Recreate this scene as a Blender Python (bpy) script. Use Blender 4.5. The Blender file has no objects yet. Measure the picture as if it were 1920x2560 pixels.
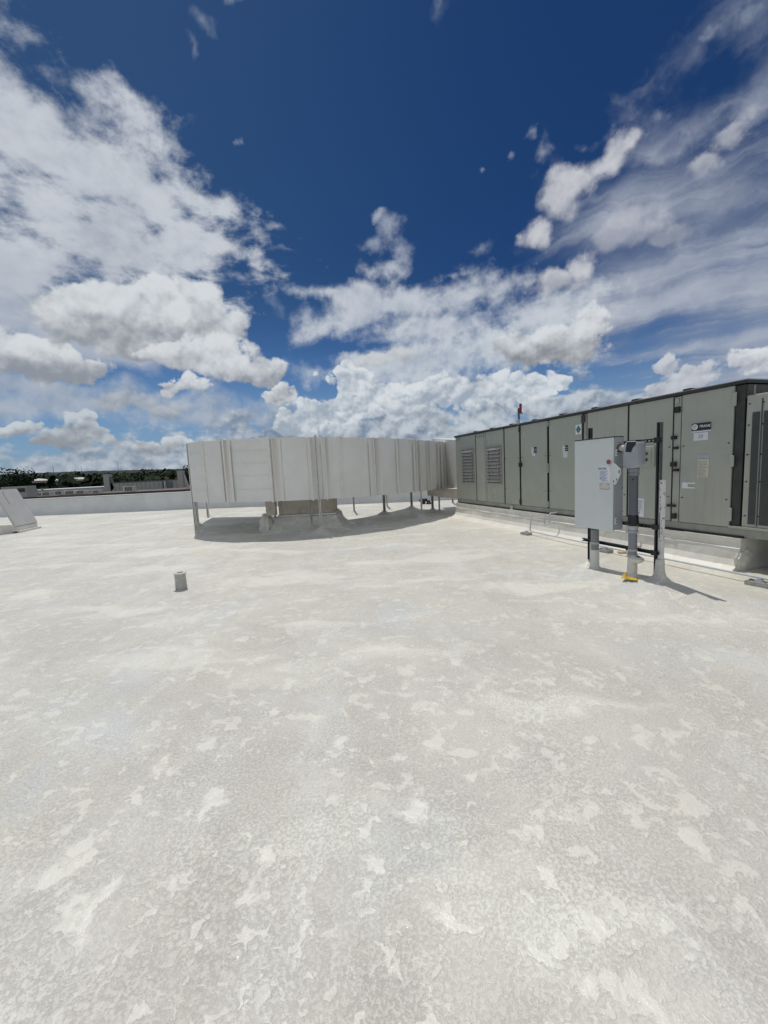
import bpy, bmesh, math, random
from math import radians as R, sin, cos, pi, exp, sqrt, atan2
from mathutils import Vector, Matrix, noise
random.seed(7)
S = bpy.context.scene
C = S.collection

# ------------------------------------------------------------------ camera
EYE = 1.6
cd = bpy.data.cameras.new('camera'); cam = bpy.data.objects.new('camera', cd); C.objects.link(cam)
vx, vy, f = 470.0, 9200.0, 988.8                  # the down direction as seen by the lens
dn = Vector((vx, vy, f)).normalized()             # x right, y down, z forward
up = -dn
Yc = (Vector((0, 0, 1)) - up * up.z).normalized()
Xc = Yc.cross(up) * -1
if Xc.x < 0: Xc = -Xc
# columns: camera axes (x right, y up, z back) in world coordinates
cx = Vector((Xc.x, Yc.x, up.x)); cy = -Vector((Xc.y, Yc.y, up.y)); cz = -Vector((Xc.z, Yc.z, up.z))
cam.matrix_world = Matrix(((cx.x, cy.x, cz.x, 0), (cx.y, cy.y, cz.y, 0), (cx.z, cy.z, cz.z, EYE), (0, 0, 0, 1)))
cd.sensor_fit = 'VERTICAL'; cd.sensor_height = 36; cd.sensor_width = 27
cd.lens = f / 2560 * 36
cd.clip_start = .05; cd.clip_end = 9000
S.camera = cam
S.view_settings.view_transform = 'Standard'; S.view_settings.look = 'None'
S.view_settings.exposure = 0.0; S.view_settings.gamma = 1.0
S.cycles.max_bounces = 6; S.cycles.diffuse_bounces = 4

# ------------------------------------------------------------------ sun
SUN_H = Vector((-.40, .917)); SUN_EL = R(70.5)
sv = Vector((SUN_H.x * cos(SUN_EL), SUN_H.y * cos(SUN_EL), sin(SUN_EL))).normalized()
sd = bpy.data.lights.new('sun', 'SUN'); sun = bpy.data.objects.new('sun', sd); C.objects.link(sun)
sd.energy = 2.6; sd.angle = R(.53); sd.color = (1.0, .955, .875)
sun.rotation_euler = sv.to_track_quat('Z', 'Y').to_euler(); sun.location = (0, 0, 40)

# ------------------------------------------------------------------ sky
W = bpy.data.worlds.new('World'); S.world = W; W.use_nodes = True
nt = W.node_tree; nt.nodes.clear()

class V:
    """a value socket with arithmetic"""
    def __init__(s, sock): s.s = sock
    def _m(a, op, *b, clamp=False):
        n = TREE.nodes.new('ShaderNodeMath'); n.operation = op; n.use_clamp = clamp
        for i, q in enumerate((a,) + b):
            if isinstance(q, V): TREE.links.new(q.s, n.inputs[i])
            else: n.inputs[i].default_value = q
        return V(n.outputs[0])
    def __add__(a, b): return V._m(a, 'ADD', b)
    __radd__ = __add__
    def __sub__(a, b): return V._m(a, 'SUBTRACT', b)
    def __rsub__(a, b): return V._m(b, 'SUBTRACT', a)
    def __mul__(a, b): return V._m(a, 'MULTIPLY', b)
    __rmul__ = __mul__
    def __truediv__(a, b): return V._m(a, 'DIVIDE', b)
    def min(a, b): return V._m(a, 'MINIMUM', b)
    def max(a, b): return V._m(a, 'MAXIMUM', b)
    def smin(a, b, k): return V._m(a, 'SMOOTH_MIN', b, k)
    def pow(a, b): return V._m(a, 'POWER', b)
    def clamp(a): return V._m(a, 'ADD', 0.0, clamp=True)
TREE = nt
def vec(op, a, b=None, c=None):
    n = TREE.nodes.new('ShaderNodeVectorMath'); n.operation = op
    for i, q in enumerate((a, b, c)):
        if q is None: continue
        if isinstance(q, (tuple, list)): n.inputs[i].default_value = q
        else: TREE.links.new(q, n.inputs[i])
    return V(n.outputs['Value']) if op in ('LENGTH', 'DOT_PRODUCT') else n.outputs['Vector']
def ss(v, a, b, lo=0.0, hi=1.0):
    n = TREE.nodes.new('ShaderNodeMapRange'); n.interpolation_type = 'SMOOTHSTEP'
    TREE.links.new(v.s, n.inputs[0])
    for i, q in enumerate((a, b, lo, hi)): n.inputs[i + 1].default_value = q
    return V(n.outputs[0])
def lin(v, a, b, lo=0.0, hi=1.0):
    n = TREE.nodes.new('ShaderNodeMapRange')
    TREE.links.new(v.s, n.inputs[0])
    for i, q in enumerate((a, b, lo, hi)): n.inputs[i + 1].default_value = q
    return V(n.outputs[0])
def comb(x, y, z=0.0):
    n = TREE.nodes.new('ShaderNodeCombineXYZ')
    for i, q in enumerate((x, y, z)):
        if isinstance(q, V): TREE.links.new(q.s, n.inputs[i])
        else: n.inputs[i].default_value = q
    return n.outputs[0]
def sep(s):
    n = TREE.nodes.new('ShaderNodeSeparateXYZ'); TREE.links.new(s, n.inputs[0])
    return [V(n.outputs[i]) for i in range(3)]
def fbm(p, scale, detail=6, rough=.55, dist=0.0, color=False):
    n = TREE.nodes.new('ShaderNodeTexNoise'); TREE.links.new(p, n.inputs['Vector'])
    n.inputs['Scale'].default_value = scale; n.inputs['Detail'].default_value = detail
    n.inputs['Roughness'].default_value = rough; n.inputs['Distortion'].default_value = dist
    return n.outputs['Color'] if color else V(n.outputs[0])
def voro(p, scale, detail=3, rough=.5, feature='F1'):
    n = TREE.nodes.new('ShaderNodeTexVoronoi'); n.feature = feature
    TREE.links.new(p, n.inputs['Vector']); n.inputs['Scale'].default_value = scale
    if 'Detail' in n.inputs: n.inputs['Detail'].default_value = detail
    if 'Roughness' in n.inputs: n.inputs['Roughness'].default_value = rough
    if hasattr(n, 'normalize'): n.normalize = True
    return V(n.outputs['Distance'])
def mixc(fac, a, b):
    n = TREE.nodes.new('ShaderNodeMix'); n.data_type = 'RGBA'
    for i, q in ((0, fac), (6, a), (7, b)):
        if isinstance(q, V): TREE.links.new(q.s, n.inputs[i])
        elif isinstance(q, tuple): n.inputs[i].default_value = (*q, 1)
        elif isinstance(q, (int, float)): n.inputs[i].default_value = q
        else: TREE.links.new(q, n.inputs[i])
    return n.outputs[2]

tc = nt.nodes.new('ShaderNodeTexCoord'); D = tc.outputs['Generated']
dx, dy, dz = sep(D)
az = V._m(dx, 'ARCTAN2', dy) * (180 / pi)
el = V._m(dz, 'ARCSINE') * (180 / pi)
sky_n = nt.nodes.new('ShaderNodeTexSky'); sky_n.sky_type = 'NISHITA'; sky_n.sun_disc = False
sky_n.sun_elevation = SUN_EL; sky_n.sun_rotation = atan2(SUN_H.x, SUN_H.y)
sky_n.altitude = 300; sky_n.air_density = 1.0; sky_n.dust_density = .3; sky_n.ozone_density = 2.5
K = 10.0                                            # background strength is 0.1
def kc(r, g, b): return (r * K, g * K, b * K)
# clear air: the Nishita colour, deepened the way this clear noon sky is
deep = mixc(ss(az, -45, 30), (.175, .295, .40), (.085, .195, .345))
tint = mixc(ss(el, 0, 26), (.38, .56, .78), deep)
mul = nt.nodes.new('ShaderNodeMix'); mul.data_type = 'RGBA'; mul.blend_type = 'MULTIPLY'; mul.inputs[0].default_value = 1
nt.links.new(sky_n.outputs[0], mul.inputs[6]); nt.links.new(tint, mul.inputs[7])
sky = mul.outputs[2]

wn = fbm(D, 8, 5, .58, color=True)
warp = vec('MULTIPLY_ADD', vec('SUBTRACT', wn, (.5, .5, .5)), (8.0, 5.4, 0), comb(az, el))
wx, wy, _w = sep(warp)
def ridged(p, scale, detail, rough=.5):
    n = TREE.nodes.new('ShaderNodeTexNoise'); n.noise_type = 'RIDGED_MULTIFRACTAL'; n.normalize = False
    TREE.links.new(p, n.inputs['Vector']); n.inputs['Scale'].default_value = scale; n.inputs['Detail'].default_value = detail
    n.inputs['Roughness'].default_value = rough; n.inputs['Offset'].default_value = 1.0; n.inputs['Gain'].default_value = 1.0
    return V(n.outputs[0])
def billow(p, sc, d=3.0): return .62 - ridged(p, sc, d) * .5
def shifted(k, s=D): return vec('ADD', s, (-.006 * k, 0, .016 * k))
B1 = billow(D, 11, 3.5); B1r = B1 - billow(shifted(1.2), 11, 2.0)
Ds = vec('MULTIPLY', D, (1, 1, 1.3))
B2 = billow(Ds, 24, 3.0); B2r = B2 - billow(shifted(.55, Ds), 24, 1.6)
F1 = fbm(D, 14, 7, .58) - .5
F1r = F1 - (fbm(shifted(1.0), 14, 4, .55) - .5)
G1 = fbm(D, 4.5, 3, .5) - .5
Hv = vec('MULTIPLY_ADD', vec('SUBTRACT', wn, (.5, .5, .5)), (.35, .5, 0), comb(az * .15, el * .27))
H1 = fbm(Hv, 1.5, 7, .56) - .5; H1r = H1 - (fbm(vec('ADD', Hv, (-.03, .13, 0)), 1.5, 5, .5) - .5)   # rows of far cumulus
den = dz.max(0.0) + .16
P = comb(dx / den, dy / den)                        # a cloud deck overhead, seen in perspective
A1 = fbm(P, 3.6, 8, .66, .3) - .5
Pw = vec('MULTIPLY_ADD', vec('SUBTRACT', wn, (.5, .5, .5)), (.35, .35, 0), P)
Sp = comb(vec('DOT_PRODUCT', Pw, (-.81, .59, 0)) * .38, vec('DOT_PRODUCT', Pw, (.59, .81, 0)) * 1.55, 3.0)
St = fbm(Sp, 2.0, 6, .55, .3) - .5                    # streaks blown out by the wind
A2 = fbm(P, 9, 5, .6, .2) - .5

def mask(blobs, base=warp, k=.35):
    m = None
    for (a, e, ra, re) in blobs:
        ia, ie = 1 / max(ra, .3), 1 / max(re, .3)
        L = vec('LENGTH', vec('MULTIPLY_ADD', base, (ia, ie, 0), (-a * ia, -e * ie, 0)))
        m = L if m is None else m.smin(L, k)
    return 1 - m
def layer(m, amp, edge, op, lo, hi, light):
    global sky
    a = ss(m + amp, 0.0, edge) * op
    sky = mixc(a, sky, mixc(ss(light, -.38, 1.14), kc(*lo), kc(*hi)))

WHITE = (.58, .62, .67); GREY = (.27, .295, .335); BRIGHT = (.66, .69, .72)
# thin grey-blue haze over the horizon
sky = mixc(ss(el, 17, 1) * .6, sky, kc(.21, .31, .43))
# high wisps
layer(mask([(9.6, 44.8, 1.4, 2.4), (10.8, 46.2, 1.2, 1.6), (-19.3, 44.0, 1.6, .9), (-21.0, 42.4, .8, 1.3), (-16.1, 45.8, 3.0, .6), (38.5, 36.7, 1.6, .7), (41.8, 36.6, 1.8, 1.6), (-15.7, 36.8, .9, .35), (15.6, 33.2, .6, .4)]),
      F1 * 2.4 - .2, 1.3, .45, (.20, .26, .36), (.50, .55, .62), F1 * 1.5 + .6)
layer(mask([(21.2, 34.8, .9, .9), (22.9, 33.4, 1.2, 1.3), (19.5, 33.4, .6, .7), (27.3, 32.9, 2.6, .9), (33.4, 32.2, 1.9, 1.0), (14.8, 26.5, 2.6, 1.0), (-12.4, 29.3, 2.0, .6)]),
      F1 * 2.4 - .15, 1.2, .55, (.25, .30, .40), (.55, .59, .65), F1 * 1.5 + .6)
layer(mask([(-14.9, 25.6, 2.6, .7), (-12.0, 27.0, 2.4, .6), (-17.2, 24.0, 2.6, .9), (-12.6, 21.3, 1.8, 2.6)]), F1 * 2.0 - .2, 1.3, .42, (.30, .34, .45), (.50, .55, .64), F1 + .6)
# right: milky veil with streaks running to the upper right
veil = mask([(32.7, 19.5, 14, 6), (38.1, 23.5, 13, 8), (42.0, 14.2, 12, 6), (31.0, 26.0, 9, 5), (27, 17.0, 11, 4.4), (52, 28, 12, 10), (44, 8, 14, 7)], k=.7)
layer(veil, St * 1.6 + G1 + .25, 1.5, .66, (.19, .23, .33), (.30, .34, .43), St + .5)
layer(veil, St * 4.0 + F1 * .8 + .05, 1.3, .84, (.22, .26, .35), (.45, .49, .565), St * 1.7 + F1 * .9 + .52)
# middle streaky bank
layer(mask([(3.7, 21.6, 11, 2.4), (13.4, 21.5, 9.5, 2.7), (-2.0, 19.6, 8.4, 2.0), (9.0, 17.6, 14, 3.4), (20, 18.6, 9, 2.8), (-5.5, 23.2, 7.8, 1.3), (24, 19.6, 8, 2.2), (2, 25.6, 4, 1.3)], k=.5),
      St * 2.4 + F1 * 2.0 + .16, .95, .9, (.30, .35, .45), WHITE, F1r * 2.6 + St * 1.4 + .62)
layer(mask([(3.0, 28.7, 2.6, 1.9), (4.0, 26.6, 3.6, 1.5), (1.2, 30.0, 1.6, .8), (0.2, 27.6, 2.2, 1.1)]), F1 * 3.4 - .15, 1.2, .62, (.30, .35, .46), (.54, .58, .65), F1 * 1.4 + .6)
# left: the large broken sheet
sheet = mask([(-46.0, 34.5, 10.0, 7.0), (-37, 31.6, 13.5, 5.6), (-28.0, 31.2, 10.0, 3.3), (-20.6, 31.0, 5.0, 2.0), (-32.7, 26.2, 15.6, 5.8), (-23.0, 27.2, 7.6, 3.6), (-40, 22.0, 11.0, 4.0), (-54, 26, 14, 12)], k=.5)
layer(sheet, A1 * 2.6 + A2 * 2.2 + F1 * .9 + .30, .95, .95, (.37, .41, .48), (.585, .62, .67), A1 * 1.9 + G1 * 1.6 + A2 * 1.5 + F1r * 1.6 + .60)
layer(mask([(-39, 17.4, 13, 3.8), (-32.6, 15.4, 10, 2.4), (-44, 19.5, 10, 3.8)], k=.5), F1 * 1.5 + .2, 1.0, .85, (.32, .37, .45), (.50, .54, .60), F1 * 1.2 + G1 + .5)
# low bands of grey cloud
layer(mask([(-30, 9.8, 19, 2.0), (-40, 10.6, 11, 1.8), (-22, 8.4, 13, 2.0), (-42, 8.8, 12, 1.6)], k=.5), F1 * 1.8 + St * .5 + .15, 1.0, .85, (.27, .33, .42), (.44, .49, .56), F1r * 3 + .5)
hb = mask([(-32, 1.0, 26, 4.6), (-16, 3.0, 18, 6), (6, 3, 24, 9.5), (30, 3, 16, 6.5), (62, 5, 20, 6), (-72, 5, 24, 7)], k=.6).max((dy * -2 + .2).min(.8) - el * .06)
layer(hb, H1 * 2.6 + F1 * .9 + .05, .5, .93, (.18, .23, .31), (.50, .555, .61), H1r * 2.8 + F1r * 3.2 + B2r * .4 + G1 * 1.0 + .40)
layer(mask([(4, 13.4, 13, 3.0), (16, 14.4, 12, 3.0), (-2, 15.6, 7, 1.4)], k=.5), F1 * 2.2 + .15, .8, .88, (.38, .44, .52), (.56, .61, .66), F1r * 4 + G1 * 1.2 + .6)
# towering cumulus behind the duct
layer(mask([(-4.6, 13.4, 2.6, 2.2), (-3.2, 10.8, 3.6, 2.8), (-6.4, 8.2, 4.4, 2.5), (-.2, 9.4, 4.2, 2.6), (4.6, 8.8, 5, 2.8), (9.6, 10.2, 5, 2.4), (15, 9.6, 6, 2.6), (-11, 7.0, 5, 1.9), (20, 9.8, 4.5, 2.0)], k=.3),
      B2 * .7 + F1 * 1.3, .22, .93, (.34, .40, .475), (.68, .72, .75), B2r * .9 + F1r * 4.0 + H1r * .9 + F1 * 1.3 + G1 * .6 + (el - 8.5) * .045 + .42)
layer(mask([(-13, 4.6, 6, 1.4), (-5, 5.6, 4, 1.3), (1, 4.8, 5, 1.8), (8, 6.0, 5, 1.8), (15, 5.8, 5, 2.0), (24, 6.6, 6, 1.6), (-23, 4.6, 4, 1.3)], k=.25),
      B2 * .6 + F1 * 1.2 + H1 * 1.6 - .1, .4, .85, (.19, .235, .30), (.52, .575, .63), B2r * .5 + F1r * 3.4 + H1r * 1.1 + F1 * 1.5 + (el - 5) * .10 + .40)

def cumulus(blobs, base, top, soft=.30, op=.97, lo=GREY, hi=BRIGHT, amp=.75, small=False, bend=1.0):
    Bq, Br = (B2, B2r) if small else (B1, B1r)
    m = mask(blobs, k=.28)
    m = (m + Bq * amp + F1 * 1.5 + .14).min((wy - base) * .45 + F1 * 1.8 + .4)
    h = ((wy - base) * (1 / (top - base))).clamp()
    layer(m, 0.0, soft, op, lo, hi, h * bend * 1.2 + Br * .8 + F1r * 2.8 + G1 * .6 - .08)
cumulus([(-43, 13.4, 5, 2.2), (-39.5, 13.4, 4, 1.9), (-36.0, 12.7, 3.0, 1.1)], 11.3, 15.2)
cumulus([(-34.9, 18.7, 3.4, 2.2), (-30.0, 19.6, 4.8, 2.4), (-24.6, 20.2, 5.0, 2.7), (-26.9, 21.8, 2.6, 1.0), (-20.4, 18.8, 4.2, 2.3), (-31.0, 17.0, 7, 2.0)], 15.2, 22.2)
cumulus([(-24.7, 15.0, 3.4, 1.9), (-20.0, 15.4, 4.4, 2.5), (-15.4, 13.9, 3.4, 1.6)], 12.0, 17.6)
cumulus([(-27.4, 11.6, 1.7, .8), (-25.0, 11.9, 1.9, 1.0)], 10.6, 12.8, small=True)
cumulus([(-13.2, 10.9, 2.2, 1.0), (-15.3, 10.9, 1.2, .8)], 9.8, 12.0, small=True)
cumulus([(-35.9, 6.6, 1.4, 1.7), (-37.6, 5.4, 2.2, 1.0), (-39.4, 4.6, 1.6, .6), (-34.4, 5.6, 1.6, .8)], 4.2, 8.4, small=True, hi=(.52, .57, .62))
cumulus([(-42.6, 6.6, 2.0, .8)], 5.9, 7.5, small=True, hi=(.55, .60, .64))
cumulus([(-29.6, 4.4, 1.8, .8), (-27.6, 4.8, 2.0, .8)], 3.6, 5.9, small=True, hi=(.56, .61, .65))
cumulus([(-32, 9.4, 3.2, 1.0), (-28, 9.2, 3.2, 1.0)], 8.2, 10.6, small=True, hi=(.42, .46, .52), lo=(.25, .30, .36), soft=.6)
cumulus([(22.4, 14.2, 5.4, 2.0), (24.2, 15.4, 3.2, 1.6), (26.8, 15.5, 2.3, 2.3)], 12.6, 17.6, lo=(.235, .25, .28), hi=(.66, .69, .72))
cumulus([(1.0, 15.0, 3.6, 1.1)], 13.9, 16.3, lo=(.38, .41, .45), hi=(.58, .61, .64), soft=.6)
# soft lit clumps at the upper right
SOFT = dict(soft=.75, lo=(.33, .355, .42), hi=(.58, .59, .63), amp=.5, bend=.8)
cumulus([(28.9, 31.0, 2.9, 1.4), (26.2, 30.3, 3.0, 1.5), (24.2, 28.7, 2.2, 1.5), (30.6, 31.2, 1.6, .9)], 26.0, 32.6, **SOFT)
cumulus([(21.9, 25.9, 2.0, 1.6)], 23.0, 27.6, **SOFT)
cumulus([(24.0, 21.6, 3.8, 1.4), (27.3, 22.8, 2.2, 1.8)], 19.2, 24.8, **SOFT)
cumulus([(32.2, 24.6, 2.8, 1.6), (35, 23.4, 2.2, 1.0)], 22.0, 26.4, op=.5, **SOFT)
cumulus([(40.4, 28.9, 2.0, 1.0), (38.0, 27.6, 1.6, .8)], 25.6, 30.4, op=.66, **SOFT)
cumulus([(34.9, 9.9, 1.6, 1.0)], 8.6, 11.2, small=True, hi=(.56, .59, .64), lo=(.30, .33, .40))
cumulus([(37.6, 8.0, 2.6, 1.1), (34.8, 7.0, 3.2, .9)], 6.0, 9.6, small=True, hi=(.56, .59, .64), lo=(.30, .33, .40))
cumulus([(43.0, 8.7, 2.4, 1.0), (46, 9, 3, 1.4)], 7.2, 10.2, small=True, hi=(.68, .71, .74), lo=(.32, .35, .42))
# unseen cloud behind the viewer and overhead, added to brighten the fill light
back = (ss(dy, .12, -.25) * ss(el, 3, 14)).max(ss(dz, .8, .9) * .97)
layer(back * 1.3 - 1.0, A1 * 3.0 + F1 + .2, .6, .92, (.40, .415, .44), (.66, .675, .69), A1 * 1.5 + .6)
bg = nt.nodes.new('ShaderNodeBackground'); bg.inputs['Strength'].default_value = .1
nt.links.new(sky, bg.inputs['Color'])
wo = nt.nodes.new('ShaderNodeOutputWorld'); nt.links.new(bg.outputs[0], wo.inputs[0])
W.cycles.sampling_method = 'NONE'

# ------------------------------------------------------------------ materials
MATS = {}
def mat(name, col, rough=.55, metal=0.0, var=.06, scale=4.0, stain=None, bump=0.0, bscale=60, spec=.5, vstreak=0.0):
    """painted / plain surface: slight tonal variation, optional stains and vertical run-off streaks"""
    global TREE
    if name in MATS: return MATS[name]
    m = bpy.data.materials.new(name); m.use_nodes = True; TREE = m.node_tree
    b = TREE.nodes['Principled BSDF']
    t = TREE.nodes.new('ShaderNodeTexCoord'); O = t.outputs['Object']
    n1 = fbm(O, scale, 6, .6)
    c = mixc(ss(n1, .3, .7), tuple(q * (1 - var) for q in col), tuple(min(1, q * (1 + var)) for q in col))
    if vstreak:
        g = fbm(vec('MULTIPLY', O, (14, 14, .5)), 1, 4, .6)
        c = mixc(ss(g, .54, .78) * vstreak, c, tuple(q * w for q, w in zip(col, (.62, .56, .50))))
    if stain:
        n2 = fbm(vec('ADD', O, (3, 7, 1)), stain[1], 7, .65)
        c = mixc(ss(n2, .56, .66) * stain[2], c, stain[0])
    TREE.links.new(c, b.inputs['Base Color'])
    b.inputs['Roughness'].default_value = rough; b.inputs['Metallic'].default_value = metal
    b.inputs['Specular IOR Level'].default_value = spec
    if bump:
        bn = TREE.nodes.new('ShaderNodeBump'); bn.inputs['Strength'].default_value = bump; bn.inputs['Distance'].default_value = .004
        TREE.links.new(fbm(O, bscale, 3, .5).s, bn.inputs['Height']); TREE.links.new(bn.outputs[0], b.inputs['Normal'])
    MATS[name] = m; return m

def roof_material():
    global TREE
    m = bpy.data.materials.new('elastomeric_roof_coating'); m.use_nodes = True; TREE = m.node_tree
    b = TREE.nodes['Principled BSDF']
    g = TREE.nodes.new('ShaderNodeNewGeometry'); Pp = g.outputs['Position']
    px, py, pz = sep(Pp)
    w = vec('MULTIPLY_ADD', vec('SUBTRACT', fbm(Pp, 1.4, 3, .55, color=True), (.5, .5, .5)), (.7, .7, 0), Pp)
    big = fbm(w, .55, 5, .6); mid = fbm(w, 2.6, 6, .62); fine = fbm(Pp, 13, 5, .6)
    # bands left by the roller, lying across the roof
    band = fbm(vec('MULTIPLY', w, (.35, 1.15, 1)), 1.0, 5, .6)
    base = mixc(ss(big, .3, .7), (.575, .560, .505), (.665, .656, .602))
    base = mixc(ss(fbm(vec('ADD', w, (19, 4, 0)), 1.3, 6, .65), .46, .62) * .55, base, (.545, .532, .498))
    base = mixc(ss(band, .50, .62) * .85, base, (.785, .778, .708))
    run = fbm(vec('MULTIPLY', w, (1.9, .22, 1)), 1.0, 5, .6)                      # long faint runs away from the eye
    base = mixc(ss(run, .50, .68) * .55, base, (.745, .745, .705))
    base = mixc(ss(fbm(vec('MULTIPLY', vec('ADD', w, (7, 3, 0)), (1.5, .3, 1)), 1.0, 6, .65), .50, .70) * .55, base, (.53, .515, .475))
    base = mixc(ss(fbm(vec('ADD', w, (9, 4, 0)), .8, 5, .6), .54, .70) * .7, base, (.60, .63, .665))      # bluish
    base = mixc(ss(fbm(vec('ADD', w, (2, 14, 0)), 1.1, 6, .65), .57, .72) * .6, base, (.665, .615, .52))   # ochre dirt
    wig = vec('MULTIPLY_ADD', vec('SUBTRACT', fbm(Pp, 11, 4, .6, color=True), (.5, .5, .5)), (.13, .13, 0), Pp)
    # smooth puddled blotches with ragged edges, small and large
    bl = fbm(wig, 4.6, 4, .55) + (big - .5) * .5
    blot = ss(bl, .57, .66)
    bl2 = fbm(vec('ADD', wig, (5, 5, 0)), 10, 3, .55) + (mid - .5) * .7
    blot2 = ss(bl2, .58, .64)
    bl3 = fbm(vec('ADD', wig, (8, 1, 0)), 27, 2, .5) + (mid - .5) * .5
    blot3 = ss(bl3, .58, .65)
    sm = blot.max(blot2 * .8).max(blot3 * .6)
    base = mixc(sm * .55, base, (.785, .778, .715))
    grain = voro(vec('MULTIPLY_ADD', vec('SUBTRACT', fbm(Pp, 50, 3, .6, color=True), (.5, .5, .5)), (.022, .022, 0), Pp), 66, 1.0, .6)
    pits = ss(fbm(Pp, 70, 4, .7), .46, .63) * (1 - sm) * ss(fbm(w, 1.7, 4, .6), .30, .62, .35, 1.25)
    base = mixc(pits * .34, base, (.42, .405, .37))
    base = mixc(ss(grain, .34, .06) * (1 - sm) * .30, base, (.80, .80, .77))
    # yellowish dirt collected along the equipment curb
    cd_ = (px - 2.34) * -.9483 + (py - 12.47) * -.3175
    yl = ss(cd_, 1.3, .1) * ss(py, 15.5, 12) * ss(fbm(w, 1.6, 5, .6), .3, .62)
    base = mixc(yl * .6, base, (.745, .705, .585))
    TREE.links.new(base, b.inputs['Base Color'])
    TREE.links.new((.50 - sm * .16 + (fine - .5) * .25 - ss(fbm(Pp, 55, 2, .5), .66, .72) * .28).s, b.inputs['Roughness'])
    b.inputs['Specular IOR Level'].default_value = .45
    h = grain * -1.3 * (1 - sm * .85) + pits * -.4 + sm * .6 + fbm(Pp, 20, 5, .65) * 1.5
    bn = TREE.nodes.new('ShaderNodeBump'); bn.inputs['Strength'].default_value = .5; bn.inputs['Distance'].default_value = .012
    TREE.links.new(h.s, bn.inputs['Height'])
    bn2 = TREE.nodes.new('ShaderNodeBump'); bn2.inputs['Strength'].default_value = .5; bn2.inputs['Distance'].default_value = .05
    TREE.links.new(fbm(vec('MULTIPLY', w, (.8, 1.3, 1)), 2.2, 5, .55).s, bn2.inputs['Height'])
    TREE.links.new(bn2.outputs[0], bn.inputs['Normal']); TREE.links.new(bn.outputs[0], b.inputs['Normal'])
    return m
ROOF = roof_material()
COAT = mat('white_roof_coating_on_upstands', (.71, .695, .645), .5, var=.07, scale=3, stain=((.60, .565, .48), 2.2, .5), bump=.5, bscale=24, vstreak=.12)
PARA = mat('white_parapet_coating', (.62, .64, .65), .6, var=.06, scale=1.2, bump=.3, bscale=10, vstreak=.25)
CAPW = mat('bright_white_coping', (.80, .81, .82), .45)
UNIT = mat('grey_green_enamel', (.375, .398, .350), .5, var=.04, scale=2, stain=((.41, .42, .38), 3, .35), vstreak=.18)
UNIT2 = mat('grey_green_enamel_faded', (.410, .425, .380), .55, var=.05, scale=2, vstreak=.3)
RAIL = mat('grey_green_base_rail', (.30, .31, .28), .6, var=.12, scale=5, vstreak=.3)
DARK = mat('black_gasket_and_shade', (.018, .018, .018), .6)
DKM = mat('dark_metal_and_shade', (.045, .047, .045), .6, var=.3, scale=5)
LOUV = mat('dusty_louvre_grey', (.31, .30, .29), .6, var=.15, scale=9)
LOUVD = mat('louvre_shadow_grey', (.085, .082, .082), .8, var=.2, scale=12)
LID = mat('unit_lid_metal', (.035, .037, .037), .5, var=.2, scale=3)
COIL = mat('condenser_coil_fins', (.075, .09, .085), .5, var=.15)
DUCT = mat('white_painted_duct', (.715, .72, .70), .5, var=.05, scale=1.2, vstreak=.14)
DUCTD = mat('duct_grime', (.40, .37, .34), .7, var=.15, scale=6, vstreak=.5)
DUCTE = mat('duct_flange_white', (.74, .735, .71), .5, var=.06, scale=6, vstreak=.3)
TAN = mat('tan_stained_duct', (.52, .48, .415), .65, var=.1, scale=4, stain=((.38, .25, .13), 4, .5), vstreak=.4)
GALV = mat('galvanised_strut', (.50, .50, .48), .45, .3, var=.1, scale=10, stain=((.40, .33, .25), 8, .4))
BOX = mat('blue_grey_enclosure_paint', (.62, .665, .66), .42, var=.02, scale=1.5)
BOXS = mat('enclosure_side_shaded', (.36, .38, .405), .42, var=.03, scale=2)  # same paint as the door, darkened in colour for its shaded side
PVC = mat('grey_pvc', (.215, .23, .255), .38, var=.05, scale=6)
PVCL = mat('light_grey_pvc', (.34, .355, .40), .4, var=.05, scale=6)
BLK = mat('black_paint', (.012, .012, .013), .4, var=.3, scale=20)
STRUT = mat('black_strut_metal', (.030, .032, .034), .4, .2, var=.3, scale=20)
STRUTG = mat('grey_strut_metal', (.10, .11, .11), .45, .3, var=.2, scale=10)
POSTW = mat('flaking_white_paint', (.66, .66, .65), .55, var=.06, scale=10, stain=((.03, .03, .03), 26, .95), bump=.4)
PIPE = mat('pale_condensate_pipe', (.53, .58, .61), .35, var=.05)
STICK = mat('white_sticker', (.72, .74, .78), .4, var=.03)
STICKG = mat('off_white_worn_tag', (.60, .585, .50), .5, var=.1, scale=30, stain=((.30, .28, .22), 40, .6))
INK = mat('black_ink', (.02, .022, .03), .5)
INKB = mat('blue_ink', (.05, .14, .36), .5)
INKG = mat('grey_print', (.30, .34, .40), .5)
TEAL = mat('teal_ink', (.02, .19, .20), .5)
ORNG = mat('orange_ink', (.60, .24, .05), .5)
REDS = mat('dull_red_plastic', (.26, .07, .08), .4)
REDB = mat('bright_red_plastic', (.20, .012, .025), .35)
YEL = mat('yellow_wrapper', (.56, .36, .03), .4, var=.25, scale=30, bump=.6, bscale=40)
VENT = mat('weathered_grey_pipe', (.46, .46, .435), .6, var=.12, scale=14, stain=((.22, .21, .19), 12, .5))
CONC = mat('grey_block', (.38, .375, .35), .8, var=.12, scale=20)
BRN = mat('brown_coping', (.075, .052, .048), .6, var=.25, scale=.6)
NWHITE = mat('far_white_roof', (.62, .62, .59), .6)
NMET = mat('far_grey_seamed_metal', (.40, .40, .375), .5, var=.03)
NMETD = mat('far_dark_metal_trim', (.10, .105, .11), .5)
NBLUE = mat('far_blue_grey_door', (.16, .18, .23), .5)
NROOF = mat('far_brown_roof', (.13, .105, .095), .8, var=.2, scale=.3)
GRND = mat('far_ground', (.10, .11, .07), .9, var=.3, scale=.02)
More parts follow.
